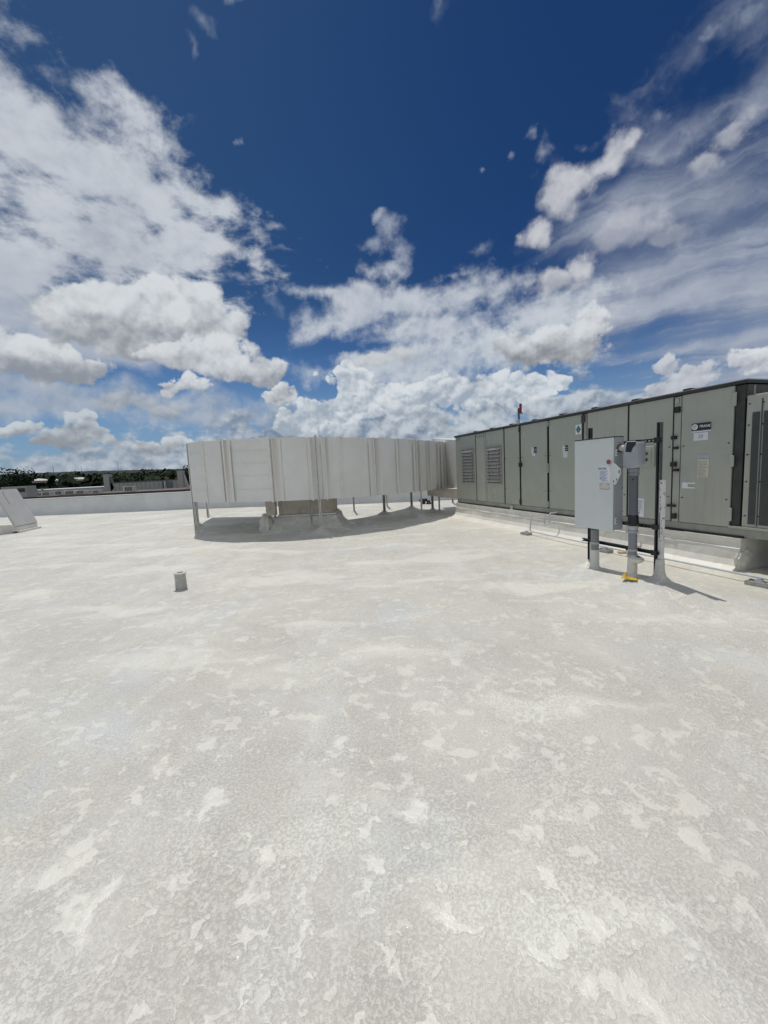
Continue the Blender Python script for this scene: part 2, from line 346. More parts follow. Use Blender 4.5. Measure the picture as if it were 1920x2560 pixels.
BARK = mat('bark', (.09, .075, .06), .9, var=.2, scale=6)

def leaf_material(name, a, b_):
    global TREE
    m = bpy.data.materials.new(name); m.use_nodes = True; TREE = m.node_tree
    b = TREE.nodes['Principled BSDF']
    g = TREE.nodes.new('ShaderNodeNewGeometry')
    oi = TREE.nodes.new('ShaderNodeObjectInfo')
    n = fbm(g.outputs['Position'], .16, 3, .6)
    r = V(g.outputs['Random Per Island'])
    c = mixc((n * .9 + r * .55 - .25).clamp(), a, b_)
    TREE.links.new(c, b.inputs['Base Color']); b.inputs['Roughness'].default_value = .7
    b.inputs['Specular IOR Level'].default_value = .15
    return m
LEAF = leaf_material('dark_live_oak_leaves', (.008, .017, .008), (.026, .046, .018))
LEAF2 = leaf_material('mid_green_leaves', (.014, .028, .010), (.045, .075, .026))
HILL = leaf_material('wooded_hill', (.006, .013, .011), (.014, .026, .017))

# ------------------------------------------------------------------ mesh helpers
class MB:
    def __init__(s): s.bm = bmesh.new()
    def box(s, x0, x1, y0, y1, z0, z1, bevel=0.0, rot=None, at=None):
        r = bmesh.ops.create_cube(s.bm, size=1)['verts']
        for v in r: v.co = Vector(((x0 + x1) / 2 + v.co.x * (x1 - x0), (y0 + y1) / 2 + v.co.y * (y1 - y0), (z0 + z1) / 2 + v.co.z * (z1 - z0)))
        if bevel:
            es = list({e for v in r for e in v.link_edges})
            q = bmesh.ops.bevel(s.bm, geom=es, offset=bevel, segments=2, affect='EDGES', profile=.5)
            r = list({v for fc in q['faces'] for v in fc.verts} | {v for v in r if v.is_valid})
        if rot: bmesh.ops.transform(s.bm, matrix=rot, verts=r)
        return s
    def ngon(s, pts):
        s.bm.faces.new([s.bm.verts.new(p) for p in pts]); return s
    def prism(s, pts, d):
        """a flat outline given thickness along d"""
        d = Vector(d); a = [s.bm.verts.new(p) for p in pts]; b = [s.bm.verts.new(Vector(p) + d) for p in pts]
        n = len(pts); s.bm.faces.new(a[::-1]); s.bm.faces.new(b)
        for i in range(n): s.bm.faces.new((a[i], a[(i + 1) % n], b[(i + 1) % n], b[i]))
        return s
    def tube(s, pts, r, seg=14, cap=True):
        pts = [Vector(p) for p in pts]; rings = []
        rs = r if isinstance(r, (list, tuple)) else [r] * len(pts)
        ref = None
        for i, p in enumerate(pts):
            a = pts[max(0, i - 1)]; b = pts[min(len(pts) - 1, i + 1)]
            t = (b - a).normalized()
            if ref is None: ref = t.orthogonal().normalized()
            ref = (ref - t * ref.dot(t)).normalized(); o = t.cross(ref)
            rings.append([s.bm.verts.new(p + (ref * cos(2 * pi * k / seg) + o * sin(2 * pi * k / seg)) * rs[i]) for k in range(seg)])
        for A, B in zip(rings, rings[1:]):
            for k in range(seg): s.bm.faces.new((A[k], A[(k + 1) % seg], B[(k + 1) % seg], B[k]))
        if cap: s.bm.faces.new(rings[0][::-1]); s.bm.faces.new(rings[-1])
        return s
    def lathe(s, prof, c=(0, 0, 0), seg=28, wob=0.0, seed=0):
        rings = []
        for (r, z) in prof:
            ring = []
            for k in range(seg):
                a = 2 * pi * k / seg
                q = 1 + wob * noise.noise(Vector((cos(a) * 1.3 + seed, sin(a) * 1.3, z * 4 + seed)))
                ring.append(s.bm.verts.new((c[0] + r * q * cos(a), c[1] + r * q * sin(a), c[2] + z)))
            rings.append(ring)
        for A, B in zip(rings, rings[1:]):
            for k in range(seg): s.bm.faces.new((A[k], A[(k + 1) % seg], B[(k + 1) % seg], B[k]))
        return s
    def build(s, name, material, parent=None, smooth=False):
        me = bpy.data.meshes.new(name); bmesh.ops.recalc_face_normals(s.bm, faces=s.bm.faces)
        s.bm.to_mesh(me); s.bm.free()
        o = bpy.data.objects.new(name, me); C.objects.link(o); me.materials.append(material)
        if parent: o.parent = parent
        if smooth:
            for p in me.polygons: p.use_smooth = True
            try: me.set_sharp_from_angle(angle=R(38))
            except Exception: pass
        return o
def tag(o, label=None, cat=None, group=None, kind=None):
    if label: o['label'] = label
    if cat: o['category'] = cat
    if group: o['group'] = group
    if kind: o['kind'] = kind
    return o
def empty(name, loc, rz=0.0, label=None, cat=None, group=None):
    o = bpy.data.objects.new(name, None); C.objects.link(o); o.location = loc; o.rotation_euler = (0, 0, rz)
    o.empty_display_size = .2
    return tag(o, label, cat, group)
def rounded(pts, r, n=5):
    """round the corners of a pipe route"""
    pts = [Vector(p) for p in pts]; out = [pts[0]]
    for i in range(1, len(pts) - 1):
        a, b, c = pts[i - 1], pts[i], pts[i + 1]
        u, w = (a - b).normalized(), (c - b).normalized(); k = min(r, (a - b).length / 2, (c - b).length / 2)
        for j in range(n + 1):
            t = j / n; out.append((b + u * k) * (1 - t) ** 2 + b * 2 * t * (1 - t) + (b + w * k) * t ** 2)
    return out + [pts[-1]]
def lettering(name, txt, size, material, parent, loc, bold=0.0, shear=0.0, rot=(R(90), 0, 0), sx=1.0):
    cu = bpy.data.curves.new(name, 'FONT'); cu.body = txt; cu.size = size; cu.offset = bold; cu.shear = shear
    cu.align_x = 'CENTER'; cu.align_y = 'CENTER'; cu.extrude = .0008
    t = bpy.data.objects.new(name + '_curve', cu); C.objects.link(t)
    me = bpy.data.meshes.new_from_object(t.evaluated_get(bpy.context.evaluated_depsgraph_get()))
    bpy.data.objects.remove(t); me.materials.clear(); me.materials.append(material)
    o = bpy.data.objects.new(name, me); C.objects.link(o); o.parent = parent
    o.location = loc; o.rotation_euler = rot; o.scale = (sx, 1, 1); return o

# ------------------------------------------------------------------ the roof
def sm01(t): t = max(0.0, min(1.0, t)); return t * t * (3 - 2 * t)
MOUNDS = [(2.86, 5.45, .07, .26), (3.02, 4.95, .06, .26), (3.25, 4.62, .09, .30), (3.55, 4.25, .035, .35)]
def zroof(x, y):
    z = .085 * sm01(-x / 9) * sm01((y - 4) / 6)
    z += .011 * noise.noise(Vector((x * .55, y * .9, 3))) + .006 * noise.noise(Vector((x * 1.7, y * 2.6, 8)))
    for mx, my, h, r in MOUNDS: z += h * exp(-((x - mx) ** 2 + (y - my) ** 2) / (2 * r * r))
    return z
def build_roof():
    bm = bmesh.new()
    def axis(knots):
        out = []
        for a, b, d in knots:
            n = max(1, round((b - a) / d)); out += [a + (b - a) * i / n for i in range(n)]
        return out + [knots[-1][1]]
    xs = axis([(-34, -8, .5), (-8, 1.5, .14), (1.5, 5, .06), (5, 22, .6)])
    ys = axis([(-12, -1, .6), (-1, 3.4, .10), (3.4, 6.4, .06), (6.4, 16, .14), (16, 24.5, .4)])
    def yb(x): return 21.3 - .108 * (x + 19)          # the parapet line
    grid = []
    for y in ys:
        row = []
        for x in xs:
            yy = min(y, yb(x) + .1)
            row.append(bm.verts.new((x, yy, zroof(x, yy))))
        grid.append(row)
    for j in range(len(ys) - 1):
        for i in range(len(xs) - 1):
            a, b, c, d = grid[j][i], grid[j][i + 1], grid[j + 1][i + 1], grid[j + 1][i]
            if (a.co - d.co).length < 1e-4 and (b.co - c.co).length < 1e-4: continue
            bm.faces.new((a, b, c, d))
    me = bpy.data.meshes.new('rooftop'); bm.to_mesh(me); bm.free()
    for p in me.polygons: p.use_smooth = True
    me.materials.append(ROOF)
    o = bpy.data.objects.new('rooftop', me); C.objects.link(o); tag(o, kind='structure')
build_roof()

# parapet along the far edge
def para():
    p = empty('parapet_wall', (-19, 21.3, 0), atan2(-.108, 1), 'low white coated parapet wall with bright top along the far edge of the roof', 'parapet')
    mb = MB(); L0, L1 = -14.5, 41; n = 90
    for k in range(n):
        a, b = L0 + (L1 - L0) * k / n, L0 + (L1 - L0) * (k + 1) / n
        pr = [(-.20, -.12), (-.11, .02), (-.05, .12), (-.015, .24), (0, .5), (.0, .80), (-.012, .80), (-.012, .95), (.32, .95), (.32, -.7)]
        def w(x, q): return (x, q[0] + .006 * noise.noise(Vector((x * 1.1, q[1] * 3, 1))), q[1] + (.008 * noise.noise(Vector((x * .9, 2, 2))) if q[1] > .1 else 0))
        for i in range(len(pr) - 1): mb.ngon([w(a, pr[i]), w(b, pr[i]), w(b, pr[i + 1]), w(a, pr[i + 1])])
    bmesh.ops.remove_doubles(mb.bm, verts=mb.bm.verts, dist=1e-4)
    mb.build('wall', PARA, p)
    MB().box(L0, L1, -.035, .345, .962, .985, .006).build('coping', CAPW, p)
    # the face of the building below the roof edge
    MB().box(L0, L1, .325, .36, -8, .93).build('outer_face', NMET, p)
para()

# ------------------------------------------------------------------ rooftop air handling unit
UO = Vector((2.34, 12.47, 0)); UR = atan2(-.9483, .3175)
PZ0, PZ1 = .575, 2.468
curb = empty('equipment_curb', UO, UR, 'long low curb coated white under the grey-green air handling unit', 'curb')
mb = MB(); n = 70
prof = [(-.34, -.03), (-.20, .015), (-.11, .07), (-.06, .15), (-.045, .27), (-.05, .30), (-.03, .31), (-.025, .38), (-.04, .385), (-.04, .437), (.5, .437)]
for k in range(n):
    a, b = -.03 + 7.70 * k / n, -.03 + 7.70 * (k + 1) / n
    def w(x, q):
        return (x, q[0] + (.018 * noise.noise(Vector((x * 1.6, q[1] * 6, 4))) + .006 * noise.noise(Vector((x * 7, q[1] * 9, 4)))) * (q[1] < .36), q[1] + .012 * noise.noise(Vector((x * 1.3, q[0] * 8, 9))) * (q[1] > .0 and q[1] < .4))
    for i in range(len(prof) - 1): mb.ngon([w(a, prof[i]), w(b, prof[i]), w(b, prof[i + 1]), w(a, prof[i + 1])])
for x in (-.03, 7.67):
    mb.ngon([(x, q[0], q[1]) for q in prof] + [(x, .5, -.03)])
    mb.ngon([(x, .5, -.03), (x, 2.4, -.03), (x, 2.4, .437), (x, .5, .437)])
bmesh.ops.remove_doubles(mb.bm, verts=mb.bm.verts, dist=1e-4)
mb.build('curb_wall', COAT, curb)
mb = MB()                                        # lumpy sprayed foam at the near end of the curb
bmesh.ops.create_icosphere(mb.bm, subdivisions=4, radius=1)
for v in mb.bm.verts:
    q = v.co.copy(); d = 1 + .25 * noise.noise(q * 2.2) + .10 * noise.noise(q * 6)
    v.co = Vector((7.665 + q.x * .045 * d, .06 + q.y * .17 * d, .13 + q.z * .16 * d))
mb.build('foam_lump', COAT, curb, True)

unit = empty('air_handling_unit', UO + Vector((0, 0, .44)), UR, 'long grey-green rooftop air handling unit with panel doors, louvres and maker badge', 'air handler')
Z = -.44
def ub(name, m, x0, x1, y0, y1, z0, z1, par=None, bev=.004, smooth=False): return MB().box(x0, x1, y0, y1, z0 + Z, z1 + Z, bev).build(name, m, par or unit)
ub('cabinet_core', DKM, .03, 7.60, .035, 2.30, .56, 2.47)
ub('base_rail', RAIL, .0, 9.9, .01, 2.35, .455, .568)
ub('drip_edge', DARK, .0, 7.68, -.006, .008, .447, .470, bev=0)
ub('end_panel', UNIT, -.012, .028, .0, 2.30, .57, 2.47)
lid = MB(); lid.box(-.03, 7.66, -.035, 2.35, 2.474 + Z, 2.520 + Z, .006); lidp = lid.build('lid', LID, unit)
ub('lid_edge', mat('pale_lid_edge', (.34, .345, .34), .5), -.032, 7.662, -.037, 2.3, 2.512, 2.526, lidp)  # edge strip paler than the lid
for s in (1.13, 1.93, 2.77, 3.59, 4.42, 5.23, 6.05, 6.88):
    ub('lid_seam', LID, s - .02, s + .09, -.042, 2.3, 2.520, 2.548, lidp)
def studs(par, name, pts, r, m, d=(0, -.009, 0)):
    """small round heads, each one a part; copies share the mesh of the first"""
    first = None
    for p in pts:
        if first is None: first = o = MB().tube([(0, 0, 0), d], r, 8).build(name, m)
        else: o = first.copy(); C.objects.link(o)
        o.parent = par; o.location = p
def screws(par, x0, x1, zs): studs(par, 'screw_head', [(x, -.001, z + Z) for z in zs for x in (x0, x1)], .0095, DARK)
def panel(x0, x1, name='panel', m=UNIT, z0=PZ0, z1=PZ1, y=0.0, sc=True):
    p = ub(name, m, x0, x1, y, .034, z0, z1, bev=.006)
    if sc: screws(p, x0 + .04, x1 - .04, (.95, 1.72))
    return p
pA = panel(.02, 1.13, sc=False)
pB = panel(1.155, 1.64, sc=False); pC = panel(1.655, 2.45, y=.004, sc=False)
ub('panel_overlay', UNIT2, 1.19, 1.60, -.008, -.0012, .585, 2.35, pB, .002)
pD = panel(2.49, 3.065); pE = panel(3.12, 4.00, 'door'); pF = panel(4.06, 4.955, 'door')
pG = panel(5.085, 5.935, 'door', UNIT2); pH = panel(5.965, 6.70, 'door', UNIT2); pI = panel(6.83, 7.50, 'door', UNIT2)
ub('corner_tab', LOUV, .03, .26, -.006, -.0015, 2.36, 2.45, pA, 0); ub('corner_tab', LOUV, 1.20, 1.58, -.014, -.0095, 2.37, 2.45, pB, 0)
# door posts between the panels
ub('door_post', UNIT2, 6.715, 6.815, .004, .034, .57, 2.46); ub('door_post', RAIL, 4.99, 5.06, .008, .034, .57, 2.46)
ub('door_post', DKM, 7.52, 7.62, .012, .034, .57, 2.46)
for x0, x1 in ((1.134, 1.150), (2.455, 2.485), (3.068, 3.10), (4.008, 4.030), (4.958, 4.975), (5.94, 5.958), (6.703, 6.713)):
    ub('gasket', DARK, x0, x1, -.004, .034, .58, 2.45, bev=.001)
# louvres
def louvre(x0, x1, z0, z1, par, n=9):
    fr = MB()
    for a, b, c, d in ((x0, x1, z1 - .03, z1), (x0, x1, z0, z0 + .03), (x0, x0 + .035, z0 + .031, z1 - .031), (x1 - .035, x1, z0 + .031, z1 - .031)):
        fr.box(a, b, -.022, -.002, c + Z, d + Z, .003)
    f_ = fr.build('louvre_frame', LOUV, par)
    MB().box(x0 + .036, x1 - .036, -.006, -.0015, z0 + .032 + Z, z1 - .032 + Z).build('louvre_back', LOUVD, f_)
    bl = MB()
    h = (z1 - z0 - .07) / n
    for k in range(n):
        zc = z0 + .035 + h * (k + .5) + Z
        bl.prism([(x0 + .04, -.008, zc + h * .45), (x0 + .04, -.030, zc - h * .32), (x0 + .04, -.036, zc - h * .36), (x0 + .04, -.036, zc - h * .22), (x0 + .04, -.012, zc + h * .48)], (x1 - x0 - .08, 0, 0))
    for x in (x0 + .11, x1 - .12): bl.box(x, x + .022, -.043, -.037, z0 + .05 + Z, z1 - .05 + Z)
    bl.build('louvre_blades', LOUV, f_)
louvre(.345, 1.047, 1.079, 2.079, pA, 10); louvre(1.685, 2.36, 1.07, 2.067, pC, 10)
# hinges and latches
def hw(name, m, x0, x1, z0, z1, y0=-.03): return ub(name, m, x0, x1, y0, -.003, z0, z1, bev=.004)
for zc in (2.37, .66): hw('hinge', DARK, 3.075, 3.13, zc - .05, zc + .06)
hw('latch', DARK, 3.09, 3.17, 1.50, 1.60, -.05)
for a, b in ((2.34, 2.45), (1.35, 1.55), (.60, .72)): hw('hinge', RAIL, 4.005, 4.07, a, b)
for a, b in ((2.30, 2.44), (.62, .74)): hw('hinge', DKM, 4.96, 5.03, a, b)
hw('hinge', UNIT2, 6.735, 6.79, 2.36, 2.43, -.016)
for x0, x1, a, b in ((6.745, 6.815, 2.22, 2.31), (6.70, 6.775, 1.83, 1.885), (6.735, 6.80, 1.68, 1.72), (6.70, 6.78, 1.42, 1.49), (6.735, 6.82, 1.345, 1.385), (6.66, 6.785, .80, .835), (6.74, 6.80, .62, .70)):
    hw('latch', BLK, x0, x1, a, b, -.04)
for a, b in ((2.20, 2.38), (1.40, 1.55), (.66, .84)): hw('hinge', UNIT2, 7.485, 7.535, a, b, -.02)
ub('rail_clip', GALV, 2.70, 2.80, -.02, -.002, .43, .53); ub('rail_clip', UNIT2, 2.98, 3.04, -.01, -.0015, 2.462, 2.60)
# control box on the unit wall
cb = ub('control_box', UNIT2, 6.13, 6.44, -.05, -.004, 1.42, 1.76, bev=.012)
ub('box_face', UNIT, 6.15, 6.41, -.062, -.0515, 1.44, 1.72, cb)
mbk = MB()
for zc in (1.63, 1.53): mbk.lathe([(.0, 0), (.022, .0), (.022, .02), (.0, .02)])
mbk.bm.free()
for zc in (1.63, 1.53): MB().tube([(6.33, -.063, zc + Z), (6.345, -.085, zc + .02 + Z)], .021, 12).build('knob', BLK, cb)
# stickers and tags
def stick(x0, x1, z0, z1, m, par, name='sticker', y=-.0045): return ub(name, m, x0, x1, y - .0015, y + .003, z0, z1, par, 0)
def lines(x0, x1, zs, par, m=INKG, t=.006, y=-.0075, jag=True):
    mb = MB()
    for i, z in enumerate(zs):
        e = x1 - (random.random() * .35 * (x1 - x0) if jag else 0)
        mb.box(x0, e, y, y + .0012, z + Z - t / 2, z + Z + t / 2)
    mb.build('print', m, par)
st = stick(3.50, 3.575, 1.80, 1.93, STICK, pE); stick(3.578, 3.67, 1.80, 1.93, INK, pE); lines(3.505, 3.56, (1.83, 1.87, 1.90), st, t=.012)
for z in (1.845, 1.885): MB().box(3.58, 3.668, -.0078, -.0066, z + Z - .004, z + Z + .004).build('sticker_bar', STICK, pE)
st = stick(3.53, 3.63, 1.73, 1.795, STICK, pE); lines(3.545, 3.61, (1.75, 1.77), st)
st = stick(4.455, 4.52, 1.785, 1.90, STICK, pF); stick(4.523, 4.60, 1.785, 1.90, INK, pF); lines(4.46, 4.51, (1.81, 1.84, 1.88), st, t=.012)
for z in (1.82, 1.86): MB().box(4.525, 4.598, -.0078, -.0066, z + Z - .004, z + Z + .004).build('sticker_bar', STICK, pF)
st = stick(4.475, 4.585, 1.655, 1.78, STICK, pF); lines(4.485, 4.575, (1.67, 1.69, 1.71, 1.735, 1.76), st, t=.007)
st = stick(4.80, 4.945, 2.09, 2.28, STICK, pF, 'diamond_sign')
MB().prism([(4.8725, -.0078, 2.265 + Z), (4.935, -.0078, 2.185 + Z), (4.8725, -.0078, 2.105 + Z), (4.81, -.0078, 2.185 + Z)], (0, .0012, 0)).build('diamond', TEAL, st)
lines(4.85, 4.895, (2.17, 2.195), st, INKG, .008, -.0092, False)
bd = ub('badge', INK, 6.985, 7.235, -.014, -.006, 1.93, 2.03, pI, .002)
MB().tube([(7.03, -.0145, 1.98 + Z), (7.03, -.0185, 1.98 + Z)], .041, 28).build('emblem_disc', STICK, bd)
mbe = MB()
for k in range(5): mbe.tube([(7.03 + .022 * cos(k * 1.26) - .004, -.0188, 1.98 + Z + .020 * sin(k * 1.26)), (7.03 + .022 * cos(k * 1.26) - .004, -.0198, 1.98 + Z + .020 * sin(k * 1.26))], .0065, 8)
mbe.box(7.012, 7.046, -.0198, -.0188, 1.984 + Z, 1.992 + Z); mbe.box(7.024, 7.032, -.0198, -.0188, 1.962 + Z, 1.983 + Z)
mbe.build('emblem_marks', INKG, bd)
lettering('badge_letters', 'TRANE', .047, STICK, bd, (7.158, -.0155, 1.982 + Z), .0010, .2, sx=1.0)
stick(6.985, 7.235, 1.905, 1.922, STICK, pI, 'badge_strip')
st = stick(7.01, 7.20, 1.785, 1.895, STICK, pI); lettering('number', '20', .07, INKG, st, (7.105, -.0075, 1.84 + Z))
st = stick(7.08, 7.225, 1.525, 1.58, mat('silver_tag', (.48, .49, .52), .4), pI); lines(7.09, 7.20, (1.54, 1.56), st)
st = stick(7.075, 7.225, 1.255, 1.515, STICKG, pI, 'data_plate'); lines(7.085, 7.215, [1.27 + .021 * k for k in range(11)], st, mat('faded_print', (.30, .29, .25), .6), .006)
st = MB().prism([(x, -.006, z + Z) for x, z in ((6.865, 1.09), (7.05, 1.09), (7.05, 1.115), (6.95, 1.115), (6.95, 1.155), (7.05, 1.155), (7.05, 1.18), (6.865, 1.18))], (0, .003, 0)).build('torn_sticker', STICK, pI)
st = stick(6.10, 6.265, .56 + .03, .90, STICK, pH, 'instruction_sheet')
lines(6.115, 6.25, [.72 + .016 * k for k in range(10)], st, INKG, .005); lines(6.13, 6.20, (.64, .66, .69), st, INK, .010)
# scratches and splashes on the doors
for x, z, l, s_ in ((1.47, 1.92, .10, 0), (1.50, 1.80, .06, 0), (1.80, 2.3, .14, 0), (3.24, 2.30, .12, .03), (1.47, 1.74, .025, .02), (1.54, 1.735, .03, 0), (3.88, 1.70, .02, .03), (2.10, .90, .20, -.015), (2.06, .97, .12, 0), (1.99, .97, .15, -.01), (2.60, .93, .035, .012), (4.33, 1.06, .02, .0), (4.39, 1.06, .02, 0), (.98, 2.06, .12, 0)):
    MB().prism([(x, -.0115, z + Z), (x + .009, -.0115, z + Z), (x + .009 + s_, -.0115, z - l + Z), (x + s_ - .003, -.0115, z - l + Z)], (0, .001, 0)).build('paint_splash', STICK, unit)
# the lower coil section beyond the corner post
co = ub('coil_section', UNIT2, 7.645, 9.9, .0, 2.3, .60, 2.312, bev=.012)
for x0, x1 in ((7.715, 7.795), (7.835, 8.05), (8.15, 8.4), (8.5, 8.75), (8.85, 9.1), (9.2, 9.45)):
    g = ub('coil_grille', COIL, x0, x1, -.004, -.0015, .64, 2.09, co, 0)
    mb = MB()
    for k in range(72): mb.box(x0, x1, -.0085, -.0055, .645 + .02 * k + Z, .650 + .02 * k + Z)
    mb.build('fins', LOUVD, g)
for x in (7.808, 8.09, 8.44): ub('seam_channel', LOUVD, x, x + .014, -.006, -.0015, .62, 2.25, co, 0)
screws(co, 7.68, 7.826, (.75, 1.2, 1.55, 1.93, 2.2))
ub('sill', UNIT2, 7.505, 9.9, -.02, -.001, .568, .597, co, .003)
ub('end_frame', LOUVD, 7.610, 7.64, .03, 2.3, 2.28, 2.46)
ub('end_stay', LOUV, 7.62, 7.645, .14, .17, 2.32, 2.45)
ub('overhang_shade_beam', DKM, 7.9, 9.9, .25, .6, .10, .452)  # dark block under the overhang; the shade there is put into its colour

# red beacon on its bracket above the unit
bc = empty('beacon', UO + Vector((cos(UR) * 3.1, sin(UR) * 3.1, 2.52)), UR, 'small red beacon on a grey bracket standing on the edge of the air handler roof', 'beacon')
MB().box(-.03, .02, -.05, -.01, -.02, .10, .004).build('bracket', UNIT2, bc)
MB().box(-.0, .045, -.045, -.02, .09, .34, .004, rot=Matrix.Rotation(R(-5), 4, 'Y')).build('post', STRUTG, bc)
mb = MB(); mb.box(.045, .095, -.05, -.01, .24, .45, .008); mb.box(.0, .045, -.045, -.015, .30, .36, .004); mb.box(.05, .13, -.05, -.01, .215, .235, .003)
mb.build('lens', REDB, bc)

# ------------------------------------------------------------------ the big curved duct
FR = [(-5.27, 10.96), (-4.82, 10.62), (-4.30, 10.38), (-3.85, 10.26), (-3.06, 10.17), (-2.40, 10.19), (-1.72, 10.36), (-.98, 10.67), (-.21, 11.14), (.45, 11.70), (1.00, 12.27), (1.50, 12.95), (1.95, 13.62), (2.30, 14.15), (2.62, 14.62)]
def spline(P_, n=8):
    out = []
    Pp = [2 * Vector(P_[0]) - Vector(P_[1])] + [Vector(p) for p in P_] + [2 * Vector(P_[-1]) - Vector(P_[-2])]
    for i in range(1, len(Pp) - 2):
        for k in range(n):
            t = k / n; a, b, c, d = Pp[i - 1:i + 3]
            out.append(.5 * ((2 * b) + (c - a) * t + (2 * a - 5 * b + 4 * c - d) * t * t + (3 * b - a - 3 * c + d) * t ** 3))
    return out + [Pp[-2]]
arc = spline([Vector((*p, 0)) for p in FR], 6)
def ztop(x): return 2.565 - .019 * (x + 5.1)
def zbot(x): return ztop(x) - 1.59
duct = empty('roof_duct', (-1.7, 11.5, 0), 0, 'big white curved sheet-metal duct standing on thin legs beside the air handler', 'duct')
DO = Vector((-1.7, 11.5, 0))
def nrm(i):
    a = arc[max(0, i - 1)]; b = arc[min(len(arc) - 1, i + 1)]; t = (b - a).normalized(); return Vector((-t.y, t.x, 0)), t
# cut the arc where the seams are
def arc_index(x): return min(range(len(arc)), key=lambda i: abs(arc[i].x - x))
cuts = [0, arc_index(-4.62), arc_index(-4.00), arc_index(-2.78), arc_index(-1.86), arc_index(-1.42), arc_index(-1.10), arc_index(-.27), arc_index(.44), arc_index(1.02), arc_index(1.55), arc_index(2.10), len(arc) - 1]
def ribbon(i0, i1, off, zf0, zf1, sub=4, bulge=0.0):
    mb = MB(); rows = []
    for i in range(i0, i1 + 1):
        n_, t = nrm(i); t_ = (i - i0) / max(1, i1 - i0)
        col = []
        for k in range(sub + 1):
            u = k / sub; b_ = bulge * sin(pi * t_) * sin(pi * u)
            p = arc[i] - n_ * (off + b_); col.append(mb.bm.verts.new((p.x - DO.x, p.y - DO.y, zf0(p.x) * (1 - u) + zf1(p.x) * u)))
        rows.append(col)
    for A, B in zip(rows, rows[1:]):
        for k in range(sub): mb.bm.faces.new((A[k], B[k], B[k + 1], A[k + 1]))
    return mb
for j in range(len(cuts) - 1):
    mb = ribbon(cuts[j], cuts[j + 1], .0 + (.012 if j % 2 else 0), zbot, ztop, 6, .02)
    pn = mb.build('wall_panel', DUCT, duct, True)
    if j < 3:                                     # lengths joined with cross seams on the left
        zs = (.20, .42, .62, .82) if j != 1 else (.2, .4, .6, .8)
        for u in zs:
            ribbon(cuts[j], cuts[j + 1], .024, lambda x, u=u: zbot(x) + 1.59 * u, lambda x, u=u: zbot(x) + 1.59 * u + .012, 1).build('cross_seam', DUCTE, pn)
def upright(i, w, d, m, name, z0=None, z1=None, dx=0.0, par=None):
    n_, t = nrm(i); p = arc[i] + t * dx; a = atan2(t.y, t.x)
    q = MB().box(-w / 2, w / 2, -d, -.0, (z0 if z0 is not None else zbot(p.x)), (z1 if z1 is not None else ztop(p.x)), .003)
    bmesh.ops.transform(q.bm, matrix=Matrix.Translation((p.x - DO.x, p.y - DO.y, 0)) @ Matrix.Rotation(a, 4, 'Z'), verts=q.bm.verts)
    return q.build(name, m, par or duct)
for j, c_ in enumerate(cuts[1:-1]):
    x = arc[c_].x
    upright(c_, .035, .045, DUCTE, 'standing_flange', zbot(x) - .03, ztop(x) + .03)
    if j in (1, 2, 6, 9): upright(c_, .04 if j in (1, 2) else .014, .040, DUCTD, 'grime_streak', zbot(x) + .01, ztop(x) - .01, dx=(-.055 if j == 1 else .05 if j == 2 else .03))
def runoff_material():
    """dirt washed down beside a seam: strongest in the middle of the strip, gone at its edges"""
    global TREE
    m = bpy.data.materials.new('duct_runoff_stain'); m.use_nodes = True; TREE = m.node_tree
    b = TREE.nodes['Principled BSDF']; t = TREE.nodes.new('ShaderNodeTexCoord')
    gx, gy, gz = sep(t.outputs['UV']); O = t.outputs['Object']
    k = ss(gx, .0, .5) * ss(gx, 1.0, .5) * (.10 + .95 * fbm(vec('MULTIPLY', O, (9, 9, .8)), 1, 5, .6)) * ss(gy, -.1, .75, .35, 1)
    TREE.links.new(mixc(k.clamp(), (.715, .72, .70), (.385, .345, .30)), b.inputs['Base Color']); b.inputs['Roughness'].default_value = .6
    return m
RUN = runoff_material()
for j, (c_, wd) in enumerate(((cuts[2], .16), (cuts[3] + 1, .15), (cuts[4], .10), (cuts[5], .13), (cuts[7], .22), (cuts[8], .10), (cuts[9], .12), (cuts[10] - 1, .16), (cuts[11], .16))):
    n_, t = nrm(c_); p = arc[c_]; me = bpy.data.meshes.new('dirt_streak'); q = []
    for (a, zf) in ((-1, zbot), (1, zbot), (1, ztop), (-1, ztop)): q.append((p - n_ * .036 + t * (a * wd + .04)).to_tuple()[:2] + (zf(p.x),))
    me.from_pydata([(x - DO.x, y - DO.y, z) for x, y, z in q], [], [(0, 1, 2, 3)]); uv = me.uv_layers.new(name='uv')
    for l, c2 in zip(uv.data, ((0, 0), (1, 0), (1, 1), (0, 1))): l.uv = c2
    me.materials.append(RUN); o = bpy.data.objects.new('dirt_streak', me); C.objects.link(o); o.parent = duct
